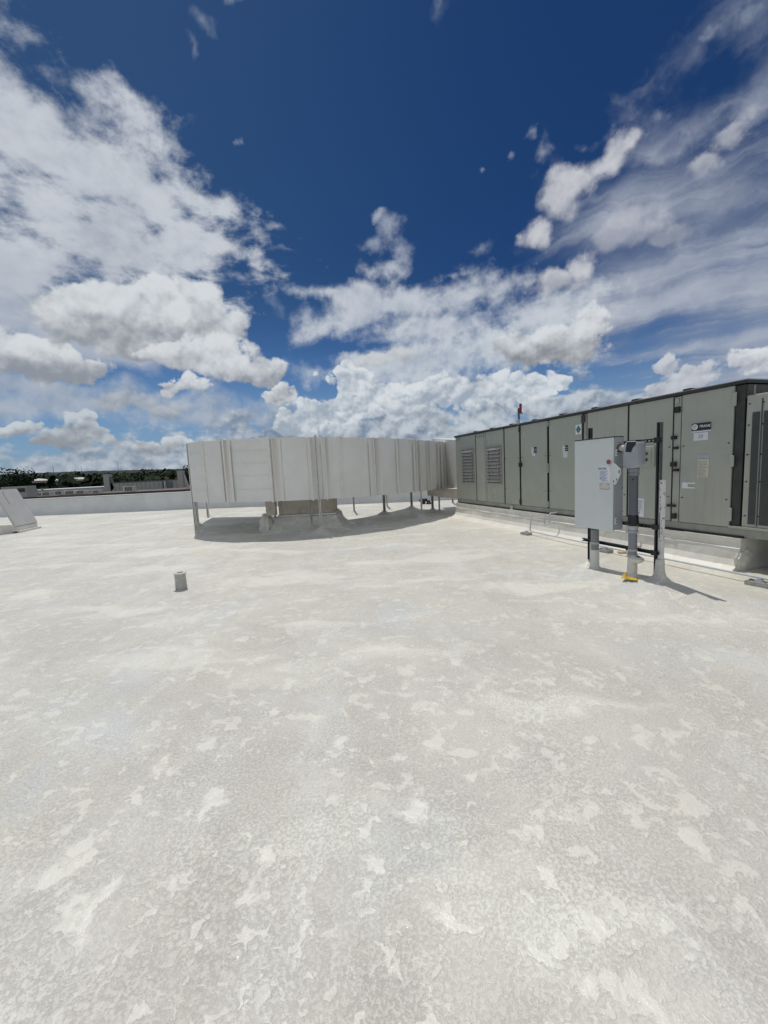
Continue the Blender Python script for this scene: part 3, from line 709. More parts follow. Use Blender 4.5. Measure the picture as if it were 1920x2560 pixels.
# top, bottom, inner side and left end
def deck(zf, inner=2.35):
    mb = MB(); A = []; B = []
    for i in range(len(arc)):
        n_, t = nrm(i); wdt = inner; p = arc[i]; q = arc[i] + n_ * wdt
        if i < 30: q = Vector((-6.08 + .03 * i, max(q.y, 12.75), 0)) if q.x < -6.08 or i < 6 else q
        A.append(mb.bm.verts.new((p.x - DO.x, p.y - DO.y, zf(p.x)))); B.append(mb.bm.verts.new((q.x - DO.x, q.y - DO.y, zf(p.x))))
    for i in range(len(A) - 1): mb.bm.faces.new((A[i], A[i + 1], B[i + 1], B[i]))
    return mb, [(v.co.x, v.co.y) for v in B]
m1, inner = deck(lambda x: ztop(x) - .004); m1.build('top_sheet', DUCT, duct)
m2, _ = deck(lambda x: zbot(x) + .004); m2.build('bottom_sheet', DUCT, duct)
mb = MB()
for a, b in zip(inner, inner[1:]):
    mb.ngon([(a[0], a[1], zbot(a[0] + DO.x)), (b[0], b[1], zbot(b[0] + DO.x)), (b[0], b[1], ztop(b[0] + DO.x)), (a[0], a[1], ztop(a[0] + DO.x))])
mb.build('inner_wall', DUCT, duct)
p0 = arc[0] - DO; q0 = inner[0]
MB().prism([(p0.x, p0.y, zbot(-5)), (q0[0], q0[1], zbot(-5)), (q0[0], q0[1], ztop(-5)), (p0.x, p0.y, ztop(-5))], (.02, .01, 0)).build('end_panel', DUCT, duct)
# rear run of the same duct, a narrow gap behind the front run
MB().prism([(x - DO.x, y - DO.y, .95) for x, y in ((-6.15, 12.77), (-3.7, 12.9), (-2.2, 13.35), (-2.1, 14.6), (-4.4, 15.3), (-6.85, 15.7))], (0, 0, 1.52)).build('rear_run', DUCT, duct)
# flange bits standing up along the rim
for i in (6, 14, 24, 33, 41, 50, 58, 66, 72, 78):
    if i < len(arc): 
        n_, t = nrm(i); p = arc[i] - DO
        MB().box(p.x - .05, p.x + .12, p.y, p.y + .05, ztop(arc[i].x) + .002, ztop(arc[i].x) + .03 + .012 * (i % 3), .004).build('rim_flange', DUCTE, duct)
ribbon(0, len(arc) - 1, .03, lambda x: ztop(x) - .012, lambda x: ztop(x) + .014, 1).build('top_rim', DUCTE, duct)
# connection to the unit: taller white collar at the far end, tan return box below it
MB().prism([(p[0] - DO.x, p[1] - DO.y, p[2]) for p in ((2.02, 15.6, 2.70), (2.45, 12.95, 2.43), (2.52, 12.9, .78), (2.1, 15.6, .9))], (.55, .2, 0)).build('collar', DUCTE, duct)
tb = MB().prism([(p[0] - DO.x, p[1] - DO.y, p[2]) for p in ((1.52, 13.6, .845), (2.05, 12.95, .86), (2.47, 12.62, .86), (2.47, 12.62, .55), (2.05, 12.95, .58), (1.53, 13.6, .635))], (.35, .85, 0)).build('return_box', TAN, duct)
# drop box down into the roof
MB().box(-2.95 - DO.x, -1.42 - DO.x, 11.05 - DO.y, 12.1 - DO.y, .48, 1.0, .01).build('drop_box', TAN, duct)
MB().box(-2.98 - DO.x, -1.36 - DO.x, 11.0 - DO.y, 12.15 - DO.y, .42, .475, .01).build('drop_flange', DUCTE, duct)
mb = MB(); ring = []                            # coated skirt round the drop, flaring into the roof
for (e, z) in ((.62, -.03), (.36, .03), (.20, .10), (.11, .22), (.07, .34), (.05, .419), (-.5, .42)):
    row = []
    x0, x1, y0, y1 = -2.98 - e, -1.36 + e, 11.0 - e, 12.15 + e; cc = []
    for (xa, ya, xb, yb_) in ((x0, y0, x1, y0), (x1, y0, x1, y1), (x1, y1, x0, y1), (x0, y1, x0, y0)):
        for k in range(8):
            t = k / 8; X_, Y2 = xa + (xb - xa) * t, ya + (yb_ - ya) * t; n_ = 1 + .03 * noise.noise(Vector((X_ * 2, Y2 * 2, z * 5)))
            cc.append(mb.bm.verts.new(((X_ + 2.17) * n_ - 2.17 - DO.x, (Y2 - 11.6) * n_ + 11.6 - DO.y, z + .02 * noise.noise(Vector((X_, Y2, 3))))))
    ring.append(cc)
for A_, B_ in zip(ring, ring[1:]):
    for k in range(32): mb.bm.faces.new((A_[k], A_[(k + 1) % 32], B_[(k + 1) % 32], B_[k]))
mb.build('drop_curb', ROOF, duct, True)
MB().box(-3.22 - DO.x, -2.96 - DO.x, 10.75 - DO.y, 10.95 - DO.y, .5, 1.0, .01).build('drop_corner_box', TAN, duct)
mb = MB(); bmesh.ops.create_icosphere(mb.bm, subdivisions=3, radius=1)
for v in mb.bm.verts:
    q = v.co.copy(); d = 1 + .30 * noise.noise(q * 2.4) + .12 * noise.noise(q * 6); v.co = Vector((-3.3 - DO.x + q.x * .20 * d, 11.0 - DO.y + q.y * .24 * d, .20 + q.z * .33 * d))
mb.build('foam_lump', COAT, duct, True)
# legs, each in a flared foot of coating
def strut_leg(x, y, z1, w=.045, m=GALV, slot=True, foot=.22, fh=.12, name='leg'):
    z0 = zroof(x, y) - .02; mb = MB(); X, Y_ = x - DO.x, y - DO.y
    t = .006
    mb.box(X - w / 2, X - w / 2 + t, Y_ - w / 2, Y_ + w / 2, z0, z1); mb.box(X + w / 2 - t, X + w / 2, Y_ - w / 2, Y_ + w / 2, z0, z1)
    mb.box(X - w / 2 + t, X + w / 2 - t, Y_ + w / 2 - t, Y_ + w / 2, z0, z1)
    mb.box(X - w / 2 + t, X - w / 2 + .014, Y_ - w / 2, Y_ - w / 2 + t, z0, z1); mb.box(X + w / 2 - .014, X + w / 2 - t, Y_ - w / 2, Y_ - w / 2 + t, z0, z1)
    lg = mb.build(name, m, duct)
    fm = MB(); fm.lathe([(foot, -.015), (foot * .62, fh * .28), (foot * .30, fh * .65), (w * .75, fh), (w * .2, fh * 1.05)], (X, Y_, zroof(x, y)), 22, .22, x)
    fm.build('foot_flashing', ROOF, lg, True); return lg
STW = mat('white_coated_strut', (.66, .655, .62), .5, .0, var=.08, scale=10)
strut_leg(-5.30, 11.02, 2.58, .05, STW, foot=.24, fh=.10)
strut_leg(-1.66, 10.27, 2.56, .05, STW, foot=.42, fh=.20)
strut_leg(1.19, 12.42, 2.46, .055, STW, foot=.35, fh=.14); strut_leg(1.90, 13.46, 2.44, .055, STW, foot=.3, fh=.1)
strut_leg(-6.16, 13.0, 1.0, .06, STW); strut_leg(-7.0, 15.68, 1.0, .07, STW)
strut_leg(-3.62, 12.45, 1.0, .09, GALV, foot=.3, fh=.1); strut_leg(-3.40, 12.3, 1.0, .05, GALV, foot=.2)
strut_leg(-2.02, 10.9, 1.0, .05, GALV, foot=.55, fh=.18)
strut_leg(-1.10, 14.6, 1.0, .06, GALV, foot=.4, fh=.12); strut_leg(.02, 14.3, 1.0, .10, GALV, foot=.4, fh=.1); strut_leg(.14, 16.1, 1.0, .06, STW, foot=.3)
strut_leg(1.10, 15.5, 1.0, .09, GALV, foot=.4); strut_leg(1.76, 14.2, .9, .08, TAN, foot=.35); strut_leg(2.86, 16.3, .9, .07, GALV)

# black lamp and black block lying on the roof behind the duct
fl = empty('floodlight', (1.74, 17.3, zroof(1.74, 17.3)), R(4), 'black floodlight lying on the roof beyond the duct legs, left of the black pipe block', 'floodlight')
MB().box(-.17, .19, -.07, .07, .10, .24, .03).build('housing', BLK, fl); MB().box(-.06, .10, -.03, .03, .0, .105, .01).build('bracket', BLK, fl)
MB().box(.06, .16, -.074, -.071, .13, .21).build('lens', DKM, fl)
pb = empty('pipe_block', (1.97, 17.2, zroof(1.97, 17.2)), 0, 'small black wedge-shaped pipe block on the roof right of the floodlight', 'pipe block')
MB().prism([(-.12, -.08, 0), (.12, -.08, 0), (.055, -.08, .16), (-.055, -.08, .16)], (0, .16, 0)).build('wedge', BLK, pb)
MB().prism([(-.03, -.084, .05), (.03, -.084, .05), (0, -.084, .09)], (0, .003, 0)).build('hole', GALV, pb)

# ------------------------------------------------------------------ electrical rack
RO = Vector((3.25, 4.66, 0))
def rloc(s, o=0.0): return RO + Vector((cos(UR) * s - sin(UR) * -o * -1 * -1, 0, 0)) if False else RO + Vector((.3175 * s - .9483 * o, -.9483 * s - .3175 * o, 0))
rack = empty('strut_rack', RO, UR, 'black slotted strut rack on two posts standing in front of the air handler', 'rack')
def slotted(x0, x1, y, zc, w, m, par, name, slots, depth=.03):
    """horizontal channel whose web has a row of slots"""
    mb = MB(); t = .004
    mb.box(x0, x1, y, y + depth, zc + w / 2 - t, zc + w / 2); mb.box(x0, x1, y, y + depth, zc - w / 2, zc - w / 2 + t)
    if not slots: mb.box(x0, x1, y + depth - t, y + depth, zc - w / 2 + t, zc + w / 2 - t)
    else:
        yy = y + depth - t; zl, zh = zc - .008, zc + .008
        mb.box(x0, x1, yy, yy + t, zc - w / 2 + t, zl); mb.box(x0, x1, yy, yy + t, zh, zc + w / 2 - t)
        x = x0
        while x < x1:
            mb.box(x, min(x1, x + .022), yy, yy + t, zl, zh); x += .050
    mb.box(x0, x1, y, y + t, zc + w / 2 - .011, zc + w / 2 - t); mb.box(x0, x1, y, y + t, zc - w / 2 + t, zc - w / 2 + .011)
    return mb.build(name, m, par)
slotted(-1.06, .03, -.025, 1.78, .041, STRUT, rack, 'cross_bar', True)
slotted(-1.06, .03, -.025, .752, .041, STRUT, rack, 'cross_bar', True)
slotted(-1.10, .035, -.035, .44, .041, STRUT, rack, 'cross_bar', False)
def channel(x, z0, z1, w, m, name, y0=.008, dep=.041):
    mb = MB(); t = .004
    mb.box(x - w / 2, x - w / 2 + t, y0, y0 + dep, z0, z1); mb.box(x + w / 2 - t, x + w / 2, y0, y0 + dep, z0, z1)
    mb.box(x - w / 2 + t, x + w / 2 - t, y0 + dep - t, y0 + dep, z0, z1)
    mb.box(x - w / 2 + t, x - w / 2 + .011, y0, y0 + t, z0, z1); mb.box(x + w / 2 - .011, x + w / 2 - t, y0, y0 + t, z0, z1)
    return mb.build(name, m, rack)
zl_ = zroof(*rloc(-1.0).xy); zr_ = zroof(*rloc(0).xy)
channel(-1.015, zl_ - .02, 2.03, .041, STRUT, 'post'); channel(-.012, zr_ - .02, 1.985, .041, STRUTG, 'post')
MB().box(-.034, -.014, -.001, .012, zr_ - .01, 1.985, .001).build('post_edge', BLK, rack)
mb = MB(); mb.box(-.990, -.965, .0, .03, zl_ - .02, .42, .002); mb.build('post_sleeve', POSTW, rack)
wp = MB(); wp.box(.012, .062, .0, .045, zr_ - .02, 1.315, .006); wpo = wp.build('painted_post', POSTW, rack)
mb = MB(); mb.box(.030, .044, -.003, -.0005, 1.27, 1.285)
for z, h in ((.62, .30), (1.10, .02), (.95, .05), (1.02, .015), (.83, .10)): mb.box(.024 + .004 * (h < .1), .030 + .004 * (h < .1), -.0025, -.0005, z, z + h)
mb.build('bare_patches', BLK, wpo)
for z in (1.78, .752, .44):
    MB().box(-.045, .02, -.034, -.006 if z != .44 else -.036, z - .032, z + .032, .003).build('clamp', BLK, rack)
fm = MB(); fm.lathe([(.20, -.012), (.11, .02), (.065, .06), (.050, .13), (.044, .26), (.02, .27)], (.03, .02, zr_ - .02), 26, .25, 3); fm.build('foot_flashing', ROOF, rack, True)
fm = MB(); fm.lathe([(.22, -.012), (.13, .02), (.07, .05), (.04, .09), (.02, .10)], (-1.0, .02, zl_ - .01), 22, .3, 5); fm.build('foot_flashing', ROOF, rack, True)

sw = empty('disconnect_switch', rloc(-.75, .0) + Vector((0, 0, .66)), UR, 'tall blue-grey electrical disconnect box with nameplate hung on the black strut rack', 'electrical box')
# box spans s -1.065..-0.44 along the rack
bx0, bx1 = -.315, .31
MB().box(bx0, bx1, -.180, -.028, .012, 1.185, .004).build('enclosure', BOXS, sw)
dr = MB().box(bx0 - .004, bx1 - .003, -.197, -.1815, -.004, 1.196, .006).build('door', BOX, sw)
MB().box(bx0 - .006, bx1 + .002, -.199, -.03, 1.197, 1.209, .003).build('top_cap', DKM, sw)
MB().box(bx1 + .001, bx1 + .006, -.178, -.03, 1.13, 1.196, .002).build('side_lip', BOXS, sw)
for z in (.96, .09):
    c_ = MB().box(bx1 + .001, bx1 + .012, -.168, -.140, z, z + .085, .004).build('door_clip', STICK, sw)
    mb = MB(); mb.box(bx1 + .0125, bx1 + .015, -.161, -.147, z + .05, z + .066); mb.box(bx1 + .0125, bx1 + .015, -.161, -.147, z + .018, z + .034); mb.build('clip_slot', BLK, c_)
studs(sw, 'rivet', [(bx1 + .001, -.042, z) for z in (.25, .55, .82)], .007, DKM, (.004, 0, 0))
hd = MB().prism([(bx1 - .035, -.204, .86), (bx1 + .012, -.204, .875), (bx1 + .105, -.204, .79), (bx1 + .105, -.204, .735), (bx1 + .035, -.204, .60), (bx1 + .005, -.204, .61), (bx1 - .040, -.204, .72)], (0, .012, 0)).build('handle_plate', BOX, sw)
mb = MB(); mb.box(bx1 + .085, bx1 + .096, -.2065, -.2045, .745, .785); mb.box(bx1 + .008, bx1 + .018, -.2065, -.2045, .63, .655); mb.box(bx1 + .052, bx1 + .062, -.2065, -.2045, .655, .68, rot=None); mb.build('slots', BLK, hd)
MB().box(bx1 + .001, bx1 + .035, -.190, -.15, .62, .86, .006).build('handle_mount', BOXS, sw)
MB().tube([(bx1 - .055, -.1975, .890), (bx1 - .055, -.212, .890)], .034, 24).build('seal_rim', mat('pale_pink_ring', (.5, .42, .43), .5), dr)
MB().tube([(bx1 - .055, -.2125, .890), (bx1 - .055, -.222, .890)], .027, 24).build('seal', REDS, dr)
npl = MB().box(.100, .268, -.2005, -.1975, .632, .835, .001).build('nameplate', STICK, dr)
lettering('heading', 'EATON', .036, INKB, npl, (.150, -.2012, .806), .0012)
mb = MB()
for k, z in enumerate([.775, .762, .749, .736, .718, .700, .687, .674, .661, .648]):
    mb.box(.108 + (.025 if k > 5 else 0), .235 - .02 * (k % 3), -.2016, -.2006, z - .0022, z + .0022)
mb.box(.108, .126, -.2016, -.2006, .668, .690); mb.build('print', INKB, npl)
ws = MB().box(.100, .262, -.2005, -.1975, .535, .622, .001).build('warning_sticker', mat('pale_worn_sticker', (.55, .575, .53), .5, var=.1, scale=30), dr)
mb = MB(); mb.box(.108, .142, -.2016, -.2006, .600, .612); mb.box(.222, .256, -.2016, -.2006, .596, .608); mb.build('orange_marks', ORNG, ws)
mb = MB(); mb.tube([(.112, -.2016, .556), (.14, -.2016, .549), (.165, -.2016, .537), (.20, -.2016, .538), (.25, -.2016, .543)], .0028, 6); mb.build('torn_edge', REDS, ws)
MB().tube([(.172, -.1975, .510), (.172, -.2005, .510)], .010, 12).build('dot', STICK, dr)

def pipe_parts(mbseq): pass
# conduit on the right side, with its boxy fitting feeding the switch
PC = rloc(-.247, .085); zp = zroof(PC.x, PC.y)
cp = empty('conduit_riser', PC, UR, 'thick grey conduit riser with boxy top fitting, right of the electrical box', 'conduit')
MB().tube([(0, 0, .34), (0, 0, .66)], .049, 26, False).build('lower_pipe', PVC, cp, True)
MB().lathe([(.052, .36), (.055, .30), (.055, zp + .02), (.075, zp), (.13, zp - .03)], seg=26, wob=.1).build('coated_foot', COAT, cp, True)
MB().lathe([(.052, .385), (.060, .375), (.062, .352), (.052, .342)], seg=26).build('collar_ring', GALV, cp, True)
mb = MB(); mb.lathe([(.050, .372), (.085, .352), (.088, .330), (.070, .308), (.052, .295)], seg=26, wob=.15); bmesh.ops.transform(mb.bm, matrix=Matrix.Rotation(R(8), 4, 'Y'), verts=mb.bm.verts)
mb.build('coating_ruff', COAT, cp, True)
MB().lathe([(.050, .655), (.058, .66), (.058, .69), (.053, .695)], seg=26).build('clamp_band', PVCL, cp, True)
MB().lathe([(.053, .697), (.052, .72), (.058, .725), (.058, .745), (.050, .75)], seg=26).build('clamp_band', GALV, cp, True)
mb = MB(); mb.lathe([(.056, .75), (.068, .77), (.060, .80), (.056, .86), (.052, .885)], seg=26, wob=.18); mb.build('tape_wrap', BLK, cp, True)
MB().tube([(0, 0, .88), (0, 0, 1.385)], .050, 26, False).build('upper_pipe', mat('dark_grey_pvc', (.105, .115, .135), .4, var=.04), cp, True)
MB().lathe([(.052, 1.37), (.060, 1.375), (.060, 1.40), (.054, 1.405), (.054, 1.415), (.062, 1.42), (.062, 1.455), (.05, 1.46)], seg=26).build('coupling', PVC, cp, True)
bd_ = MB()
bd_.prism([(-.07, -.075, 1.46), (.055, -.075, 1.46), (.095, -.075, 1.51), (.095, -.075, 1.755), (.060, -.075, 1.79), (-.05, -.075, 1.79), (-.085, -.075, 1.75), (-.085, -.075, 1.52)], (0, .15, 0))
bmesh.ops.bevel(bd_.bm, geom=bd_.bm.edges[:], offset=.012, segments=3, affect='EDGES', profile=.5)
fb = bd_.build('conduit_body', PVCL, cp, True)
MB().prism([(-.035, -.080, 1.783), (.085, -.080, 1.775), (.080, -.080, 1.745), (.045, -.080, 1.71), (.02, -.080, 1.655), (-.055, -.080, 1.665)], (0, .004, 0)).build('black_tape', BLK, fb)
MB().box(-.06, .07, -.06, .05, 1.7905, 1.80, .003).build('black_tape', BLK, fb)
MB().tube([(-.09, -.01, 1.715), (-.19, -.01, 1.715)], .040, 22, False).build('side_nipple', VENT, cp, True)
MB().tube([(-.177, -.01, 1.715), (-.186, -.01, 1.715)], .052, 22).build('lock_nut', DKM, cp)
MB().tube([(.03, -.048, 1.325), (.03, -.056, 1.325)], .009, 8).build('screw_head', BLK, cp)
for z in (.44,):
    MB().tube([(-.057, .0, z), (.057, .0, z)], .001, 6).build('clamp_bolt', BLK, cp)
    MB().lathe([(.050, z - .012), (.054, z - .012), (.054, z + .012), (.050, z + .012)], seg=26).build('pipe_clamp', VENT, cp, True)
    MB().box(-.072, -.056, -.03, .03, z - .018, z + .018, .002).build('clamp_ear', BLK, cp)
PL = rloc(-.82, .085); zp2 = zroof(PL.x, PL.y)
lp = empty('conduit_stub', PL, UR, 'short grey conduit rising into the underside of the electrical box', 'conduit')
MB().tube([(0, 0, .33), (0, 0, .655)], .051, 24, False).build('grey_pipe', PVC, lp, True)
MB().lathe([(.058, .655), (.058, .632), (.052, .628)], seg=24).build('lock_ring', DKM, lp, True)
MB().lathe([(.053, .345), (.056, .30), (.056, zp2 + .03), (.075, zp2), (.15, zp2 - .03)], seg=24, wob=.1).build('coated_foot', COAT, lp, True)
MB().lathe([(.052, .425), (.0555, .425), (.0555, .452), (.052, .452)], seg=24).build('pipe_clamp', VENT, lp, True)

# yellow wrapper at the foot of the conduit
yw = rloc(-.15, .235); yz = zroof(yw.x, yw.y)
mb = MB(); g = []
for i in range(9):
    row = []
    for j in range(7):
        x, y = (i / 8 - .5) * .16, (j / 6 - .5) * .13
        edge = 1 - .25 * noise.noise(Vector((x * 30, y * 30, 0)))
        row.append(mb.bm.verts.new((x * edge, y * edge, .012 + .022 * abs(noise.noise(Vector((x * 28, y * 28, 5)))) + .05 * sm01((x * -1 - .02) / .06) * (j / 6))))
    g.append(row)
for i in range(8):
    for j in range(6): mb.bm.faces.new((g[i][j], g[i + 1][j], g[i + 1][j + 1], g[i][j + 1]))
yo = mb.build('wrapper', YEL); yo.location = (yw.x, yw.y, yz + .004); yo.rotation_euler = (0, 0, R(-40))
tag(yo, 'crumpled yellow plastic scrap lying at the foot of the thick grey conduit', 'scrap')

# ------------------------------------------------------------------ condensate line with trap, and its support blocks
def uloc(s, o, z=0.0): return UO + Vector((.3175 * s - .9483 * o, -.9483 * s - .3175 * o, z))
rt = [uloc(4.30, .0, .50), uloc(4.30, .20, .50), uloc(4.285, .20, .257), uloc(4.135, .20, .24), uloc(4.14, .20, .388), uloc(3.97, .41, .385), uloc(3.935, .42, .085)]
far = [uloc(5.2, .47, .085), uloc(6.2, .50, .085), uloc(7.0, .50, .088), uloc(8.2, .53, .095), uloc(9.8, .56, .10)]
line = MB().tube(rounded(rt + far, .035, 5), .0145, 12).build('condensate_pipe', PIPE)
tag(line, 'thin pale condensate pipe with U-trap running along the curb to the right', 'pipe')
trap2 = MB().tube(rounded([uloc(6.02, .03, .46), uloc(6.02, .10, .46), uloc(6.02, .10, .30), uloc(6.16, .10, .29), uloc(6.16, .10, .46), uloc(6.16, .02, .46)], .035, 5), .0135, 12).build('drain_trap', PIPE)
tag(trap2, 'small pale U-shaped drain trap hanging from the unit seen below the electrical box', 'pipe trap')
def block(s, o, rz, lab, first=None, sc=1.0):
    p = uloc(s, o); z = zroof(p.x, p.y)
    if first is None:
        b = empty('pipe_support', (p.x, p.y, z), UR + rz, lab, 'pipe support', 'blocks carrying the condensate pipe')
        mb = MB(); mb.box(-.11, .11, -.075, .075, .0, .035, .006); mb.build('base_pad', CONC, b)
        mb = MB(); mb.box(-.108, -.09, -.072, .072, .036, .052); mb.box(.09, .108, -.072, .072, .036, .052); mb.box(-.088, .088, -.072, -.058, .036, .050); mb.box(-.088, .088, .058, .072, .036, .050); mb.build('rim', CONC, b)
        mb = MB(); mb.prism([(-.055, -.045, .036), (.055, -.045, .036), (.008, -.02, .085), (-.008, -.02, .085)], (0, .07, 0)); mb.build('saddle', mat('blue_grey_saddle', (.33, .36, .42), .5), b)
    else:
        b = first.copy(); C.objects.link(b); b.location = (p.x, p.y, z); b.rotation_euler = (0, 0, UR + rz); b['label'] = lab
        for ch in first.children:
            c_ = ch.copy(); C.objects.link(c_); c_.parent = b
    return b
b1 = block(8.16, .56, .15, 'grey pipe support block under the condensate pipe at the right, nearest the viewer')
block(5.95, .50, .1, 'grey pipe support block seen under the electrical box between the two conduits', b1)
block(3.86, .46, .0, 'grey pipe support block below the U-trap at the far end of the pipe', b1)
oc = uloc(6.15, .32); mb = MB(); mb.prism([(-.09, -.05, 0), (.08, -.06, 0), (.10, .04, 0), (-.02, .06, 0), (-.08, .03, 0)], (0, 0, .03))
oo = mb.build('cork_pad', mat('orange_tan_pad', (.62, .42, .22), .7, var=.1, scale=20)); oo.location = (oc.x, oc.y, zroof(oc.x, oc.y)); tag(oo, 'small orange-tan pad on the roof beside the curb behind the rack', 'pad')

# ------------------------------------------------------------------ vent stub and hatch at the left
vp = empty('vent_pipe', (-3.03, 5.68, zroof(-3.03, 5.68)), 0, 'short weathered grey vent pipe stub standing alone on the open roof', 'vent pipe')
mb = MB(); mb.lathe([(.080, -.02), (.078, .03), (.074, .20), (.078, .232)], seg=30, wob=.05); mb.build('pipe', VENT, vp, True)
mb = MB(); mb.lathe([(.078, .228), (.092, .236), (.094, .243), (.080, .247), (.045, .246), (.040, .235), (.040, .10)], seg=30, wob=.10, seed=2); mb.build('lead_collar', mat('pale_lead', (.55, .55, .52), .5, var=.1, scale=20), vp, True)
MB().lathe([(.0, .105), (.045, .105)], seg=20).build('dark_bore', DARK, vp)
mb = MB(); bmesh.ops.create_uvsphere(mb.bm, u_segments=12, v_segments=8, radius=.022)
for v in mb.bm.verts: v.co = Vector((v.co.x - .035, v.co.y * .5 - .070, v.co.z + .03))
mb.build('knob', VENT, vp, True)

HX, HY = -12.55, 13.45; hz = zroof(HX, HY) - .03
ht = empty('roof_hatch', (HX, HY, hz), R(15), 'white roof hatch at the left edge with its thick lid tilted open', 'roof hatch')
mb = MB(); mb.box(-1.55, .0, .0, .06, -.02, .24, .01); mb.box(-1.55, .0, 1.14, 1.2, -.02, .24, .01); mb.box(-.06, .0, .062, 1.138, -.02, .24, .01); mb.box(-1.55, -1.49, .062, 1.138, -.02, .24, .01)
mb.build('curb_frame', COAT, ht)
MB().prism([(.0, 1.22, -.02), (.0, -.02, -.02), (.0, -.02, .10), (.0, 1.22, .10)], (.10, 0, 0)).build('cant_strip', COAT, ht)
MB().box(-1.48, -.07, .07, 1.13, .0, .02).build('well_shade', DARK, ht)  # black sheet painted in for the shade inside the open hatch
ld = MB().box(-.035, .035, -.06, 1.22, .0, 1.36, .008).build('lid', mat('greyed_white_lid', (.50, .50, .50), .55, var=.05, scale=3, vstreak=.2), ht)
ld.location = (-.02, 0, .25); ld.rotation_euler = (0, R(-21), 0)
MB().box(.0355, .040, .30, .33, .80, 1.25).build('lid_rib', LOUV, ld)
MB().box(-.12, .02, -.10, -.005, .10, .13, .004, rot=Matrix.Rotation(R(6), 4, 'Y')).build('metal_flap', CAPW, ht)
MB().box(-.10, .0, -.09, -.006, .0, .08, .004).build('rusty_latch', mat('rust_brown', (.20, .11, .08), .8, var=.3, scale=20), ht)

# ------------------------------------------------------------------ beyond the parapet
GZ = -8.0
mb = MB(); mb.ngon([(-5000, -3000, GZ), (5000, -3000, GZ), (5000, 6000, GZ), (-5000, 6000, GZ)]); tag(mb.build('ground', GRND), kind='structure')
# neighbouring roofs
nb = empty('neighbour_building', (-36, 40, GZ), R(-2), 'flat building with dark brown roof edge just beyond the parapet', 'building')
MB().box(-34, 26, 0, 18, .0, 8.42).build('walls', NROOF, nb)
MB().box(-34, 26, .2, 18, 8.425, 8.46).build('roof', NROOF, nb)
MB().box(-34, 26.1, -.12, .2, 8.425, 8.66, .02).build('roof_edge', BRN, nb)
MB().box(3.6, 7.2, -.16, -.122, 8.45, 8.70).build('lighter_edge_section', mat('paler_brown_edge', (.16, .125, .115), .6), nb)
MB().box(16.5, 18.8, -.16, -.122, 8.44, 8.70).build('lighter_edge_section', MATS['paler_brown_edge'], nb)
wb = empty('white_building', (-53, 62, GZ), R(-3), 'low white-roofed building at the far left behind the brown roof edge', 'building')
MB().box(-16, 9.5, 0, 12, 0, 9.05).build('walls', NWHITE, wb); MB().box(-16.1, 9.6, -.1, 12.1, 9.06, 9.18, .01).build('roof_edge', CAPW, wb)
for x in (-.7, .3): MB().box(x, x + .25, -.6, -.4, 8.2, 9.4).build('roof_vent', NMET, wb)
ms = empty('mansard_building', (-41.5, 60, GZ), R(0), 'grey seamed-metal roof screen with two taller end towers on the neighbouring roof', 'building')
MB().box(-8, 16, 1.2, 20, 0, 8.5).build('walls', NROOF, ms)
s_ = MB().box(.0, 10.9, .0, .5, 8.42, 9.60).build('screen_wall', NMET, ms)
MB().box(.0, 10.9, -.05, .8, 9.61, 9.76).build('screen_cap', NMETD, s_)
mb = MB()
for k in range(16): mb.box(.45 + k * .66, .50 + k * .66, -.03, -.001, 8.44, 9.6)
mb.build('standing_seams', mat('seam_shadow_grey', (.28, .28, .27), .5), s_)
for x in (-.35, 10.75):
    t_ = MB().box(x, x + .82, -.2, .6, 8.38, 10.98, .02).build('end_tower', NMET, ms)
    MB().prism([(x + .82, .0, 8.4), (x + 1.35, .0, 8.9 if x < 5 else 8.4), (x + .82, .0, 10.6)], (0, .5, 0)).build('tower_brace', NMETD if x < 5 else NMET, t_)
MB().box(9.05, 9.85, -.14, -.05, 8.45, 9.5).build('door', NBLUE, ms); MB().box(8.5, 8.75, -.4, -.06, 8.4, 9.75).build('pillar', NMETD, ms); MB().box(8.82, 8.95, -.5, -.06, 8.4, 9.6).build('downpipe', NWHITE, ms)
# rooftop condensers on the neighbouring roof
def ac(x, y, w, h, m, lab, first=None):
    if first is None:
        b = empty('rooftop_condenser', (x, y, .50), 0, lab, 'condenser', 'small condensers on the neighbouring roof')
        MB().box(-.5, .5, -.4, .4, 0, .82, .02).build('casing', m, b); MB().box(-.34, .42, -.415, -.402, .1, .72).build('grille', LOUVD, b)
        mb = MB()
        for k in range(5): mb.box(-.30 + .15 * k, -.27 + .15 * k, -.43, -.416, .1, .72)
        mb.build('grille_bars', NWHITE, b); MB().tube([(0, 0, .82), (0, 0, .90)], .32, 16).build('fan_guard', NMETD, b)
    else:
        b = first.copy(); C.objects.link(b); b['label'] = lab; b.location = (x, y, .50)
        for ch in first.children: c_ = ch.copy(); C.objects.link(c_); c_.parent = b
    b.scale = (w, 1, h); return b
a1 = ac(-31.8, 50, 1.25, .78, NWHITE, 'white condenser in front of the grey seamed screen')
for i, (x, y, w, h, lab) in enumerate([(-37.9, 50, 1.2, .5, 'condenser left of the left tower, the one nearest it'), (-39.6, 50.5, 1.3, .55, 'second condenser left of the left tower'), (-41.4, 51, 1.0, .62, 'third condenser left of the left tower'), (-43.0, 51, 1.1, .56, 'fourth condenser left of the left tower, at the end of the white roof'), (-35.9, 50, .9, .42, 'low condenser directly under the left tower'), (-44.9, 52, 1.2, .45, 'leftmost of the condensers beside the white roof')]):
    q = ac(x, y, w, h, NMET, lab, a1)
bx = empty('roof_box', (-38.2, 41.5, .40), 0, 'pale boxy rooftop unit with dark opening behind the tilted hatch lid', 'rooftop unit')
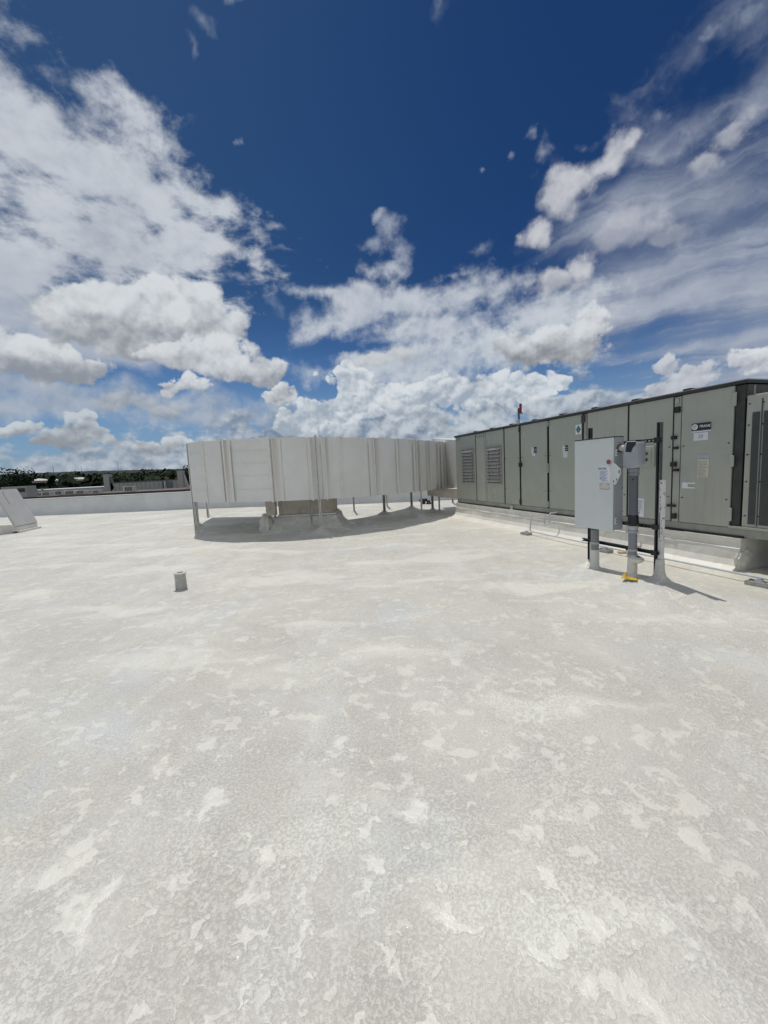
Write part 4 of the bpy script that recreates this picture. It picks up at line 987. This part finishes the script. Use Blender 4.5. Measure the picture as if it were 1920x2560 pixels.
MB().box(-1.6, 1.05, 0, 1.2, 0, 1.38, .02).build('casing', NMET, bx); MB().box(-.02, .9, -.02, -.003, .78, 1.18).build('opening', DKM, bx)

# hills and woodland
def hills():
    bm = bmesh.new(); rows = []
    for j, dist in enumerate((260, 380, 520, 680, 860, 1100, 1500)):
        row = []
        for k in range(321):
            a = R(-62 + 124 * k / 320)
            x, y = dist * sin(a), dist * cos(a)
            h = (0.0, .0215, .023, .0245, .0255, .0255, .012)[j] * dist * (1 + .10 * noise.noise(Vector((a * 5, dist * .003, 0))) + .05 * noise.noise(Vector((a * 17, dist * .01, 4))))
            h += (1.6 if 0 < j < 6 else 0) * noise.noise(Vector((a * 160, dist * .1, 2))) 
            row.append(bm.verts.new((x, y, (EYE + h) if j else GZ - 1)))
        rows.append(row)
    for A, B in zip(rows, rows[1:]):
        for k in range(320): bm.faces.new((A[k], A[k + 1], B[k + 1], B[k]))
    me = bpy.data.meshes.new('hills'); bm.to_mesh(me); bm.free(); me.materials.append(HILL)
    o = bpy.data.objects.new('hills', me); C.objects.link(o); tag(o, kind='structure')
hills()
def leaves(bm, c, rx, rz, n, s):
    for _ in range(n):
        d = Vector((random.gauss(0, 1), random.gauss(0, 1), random.gauss(0, 1))).normalized() * (random.random() ** .4)
        q = 1 + .35 * noise.noise(d * 2.2 + Vector(c) * .3)
        p = Vector(c) + Vector((d.x * rx * q, d.y * rx * q, d.z * rz * q))
        a = Vector((random.gauss(0, 1), random.gauss(0, 1), random.gauss(0, .6))).normalized(); b = a.orthogonal().normalized()
        k = s * (.5 + random.random())
        bm.faces.new([bm.verts.new(p + a * k), bm.verts.new(p + b * k), bm.verts.new(p - a * k * .8), bm.verts.new(p - b * k * .7)])
def clumpy(bm, c, r, h, n, s):
    m = 9
    for i in range(m):
        a = 2 * pi * i / m + random.random(); rr = r * (.25 + .45 * random.random())
        leaves(bm, (c[0] + cos(a) * rr, c[1] + sin(a) * rr, c[2] + h * (random.random() - .4) * .8), r * .52, h * .34, n // m, s)
# a wood that reads as one mass
bm = bmesh.new()
for _ in range(620):
    a = R(-56 + 42 * random.random()); d = 105 + 190 * random.random() ** 1.1
    x, y = d * sin(a), d * cos(a)
    top = EYE + d * (.0175 + .008 * noise.noise(Vector((a * 9, d * .02, 0)))) - (1.2 if d < 150 else 0)
    leaves(bm, (x, y, top - 3.0), 4.6, 3.4, 46, .8)
    if d < 170: leaves(bm, (x, y, top - 6.5), 5.5, 3.2, 26, 1.1)
me = bpy.data.meshes.new('woodland'); bm.to_mesh(me); bm.free(); me.materials.append(LEAF)
wo_ = bpy.data.objects.new('woodland', me); C.objects.link(wo_); tag(wo_, 'dark green woodland massed behind the neighbouring roofs', 'woodland', kind='stuff')
def tree(x, y, top, r, lab, m, n=1500, s=.17):
    n = int(n * 2.6)
    t = empty('oak_tree', (x, y, GZ), random.random() * 6, lab, 'tree', 'trees beyond the neighbouring roofs')
    top -= .55; H_ = top - GZ
    mb = MB(); mb.tube([(0, 0, 0), (.1, .1, H_ * .35), (.0, .2, H_ * .6), (.2, .1, H_ * .85)], [.35, .26, .18, .06], 8)
    for k in range(6):
        a = k * 1.05; z = H_ * (.38 + .06 * k); mb.tube([(0, 0, z), (cos(a) * r * .4, sin(a) * r * .4, z + 1.2), (cos(a) * r * .7, sin(a) * r * .7, z + 2.2)], [.14, .09, .03], 6)
    mb.build('trunk', BARK, t)
    bm = bmesh.new(); clumpy(bm, (0, 0, H_ - r * .85), r, r * 1.7, n, s)
    me = bpy.data.meshes.new('crown'); bm.to_mesh(me); bm.free(); me.materials.append(m)
    o = bpy.data.objects.new('crown', me); C.objects.link(o); o.parent = t
tree(-79, 82, 4.3, 6.0, 'leftmost of the dark trees, over the pale boxy rooftop unit', LEAF, 2600)
tree(-71.5, 80, 4.5, 5.5, 'tall dark tree just right of the pale boxy rooftop unit', LEAF, 2600)
tree(-66.5, 84, 2.9, 5.0, 'lower dark tree beside the tall left one, above the white roof', LEAF, 2200)
tree(-66, 100, 2.7, 5.2, 'mid green tree behind the condensers', LEAF2, 1800)
tree(-64.5, 96, 2.2, 4.4, 'pale green tree just left of the left tower', LEAF2, 1700)
tree(-62, 102, 3.6, 5.2, 'bushy tree just right of the left tower', LEAF2, 2000)
tree(-56, 98, 3.9, 5.0, 'rounded mid green tree behind the middle of the screen', LEAF2, 2000)
tree(-51, 102, 3.4, 5.0, 'dark tree behind the right half of the screen', LEAF, 2000)
tree(-46.5, 100, 3.7, 4.6, 'dark tree just behind the right tower', LEAF, 2000)
tree(-71, 108, 3.0, 5.2, 'mid green tree behind the middle of the white roof', LEAF2, 1800)
# masts and small far things on the hillside
def mast(azd, eld, d, lab, w=.5):
    a = R(azd); x, y = d * sin(a), d * cos(a); zt = EYE + d * math.tan(R(eld)) 
    o = MB().tube([(0, 0, 0), (0, 0, zt + 14)], [w, w * .35], 6).build('radio_mast', NMETD); o.location = (x, y, -10)
    tag(o, lab, 'mast', 'masts on the far hills')
mast(-39.4, 1.95, 700, 'radio mast on the far hills above the middle of the white roof')
mast(-36.9, 1.80, 700, 'radio mast on the far hills above the condensers')
mast(-33.4, 2.25, 700, 'radio mast on the far hills right of the left tower', .4)
def far_house(azd, eld, d, w, h, lab):
    a = R(azd); b = empty('far_house', (d * sin(a), d * cos(a), EYE + d * math.tan(R(eld)) - h), -a + R(12), lab, 'house')
    MB().box(-w / 2, w / 2, -1, 1, -.1, h * .55).build('wall', NROOF, b)
    MB().prism([(-w / 2 - .1, -1.2, h * .56), (w / 2 + .1, -1.2, h * .56), (w / 2 - 1, 0, h), (-w / 2 + 1, 0, h)], (0, .2, .2)).build('roof', NWHITE, b)
far_house(-40.7, .80, 88, 1.5, .40, 'pale house roof showing among the trees at the left')
far_house(-37.2, .74, 88, .6, .3, 'tiny white roof showing among the trees above the condensers')
lpst = empty('lamp_post', (-75.5, 92.5, GZ), 0, 'pale lamp post with round white head among the trees', 'lamp post')
MB().tube([(0, 0, 0), (0, 0, 10.7)], .09, 8).build('pole', NMET, lpst); mb = MB(); bmesh.ops.create_uvsphere(mb.bm, u_segments=12, v_segments=8, radius=.36)
bmesh.ops.translate(mb.bm, vec=(0, 0, 10.9), verts=mb.bm.verts); mb.build('lamp_head', CAPW, lpst, True)
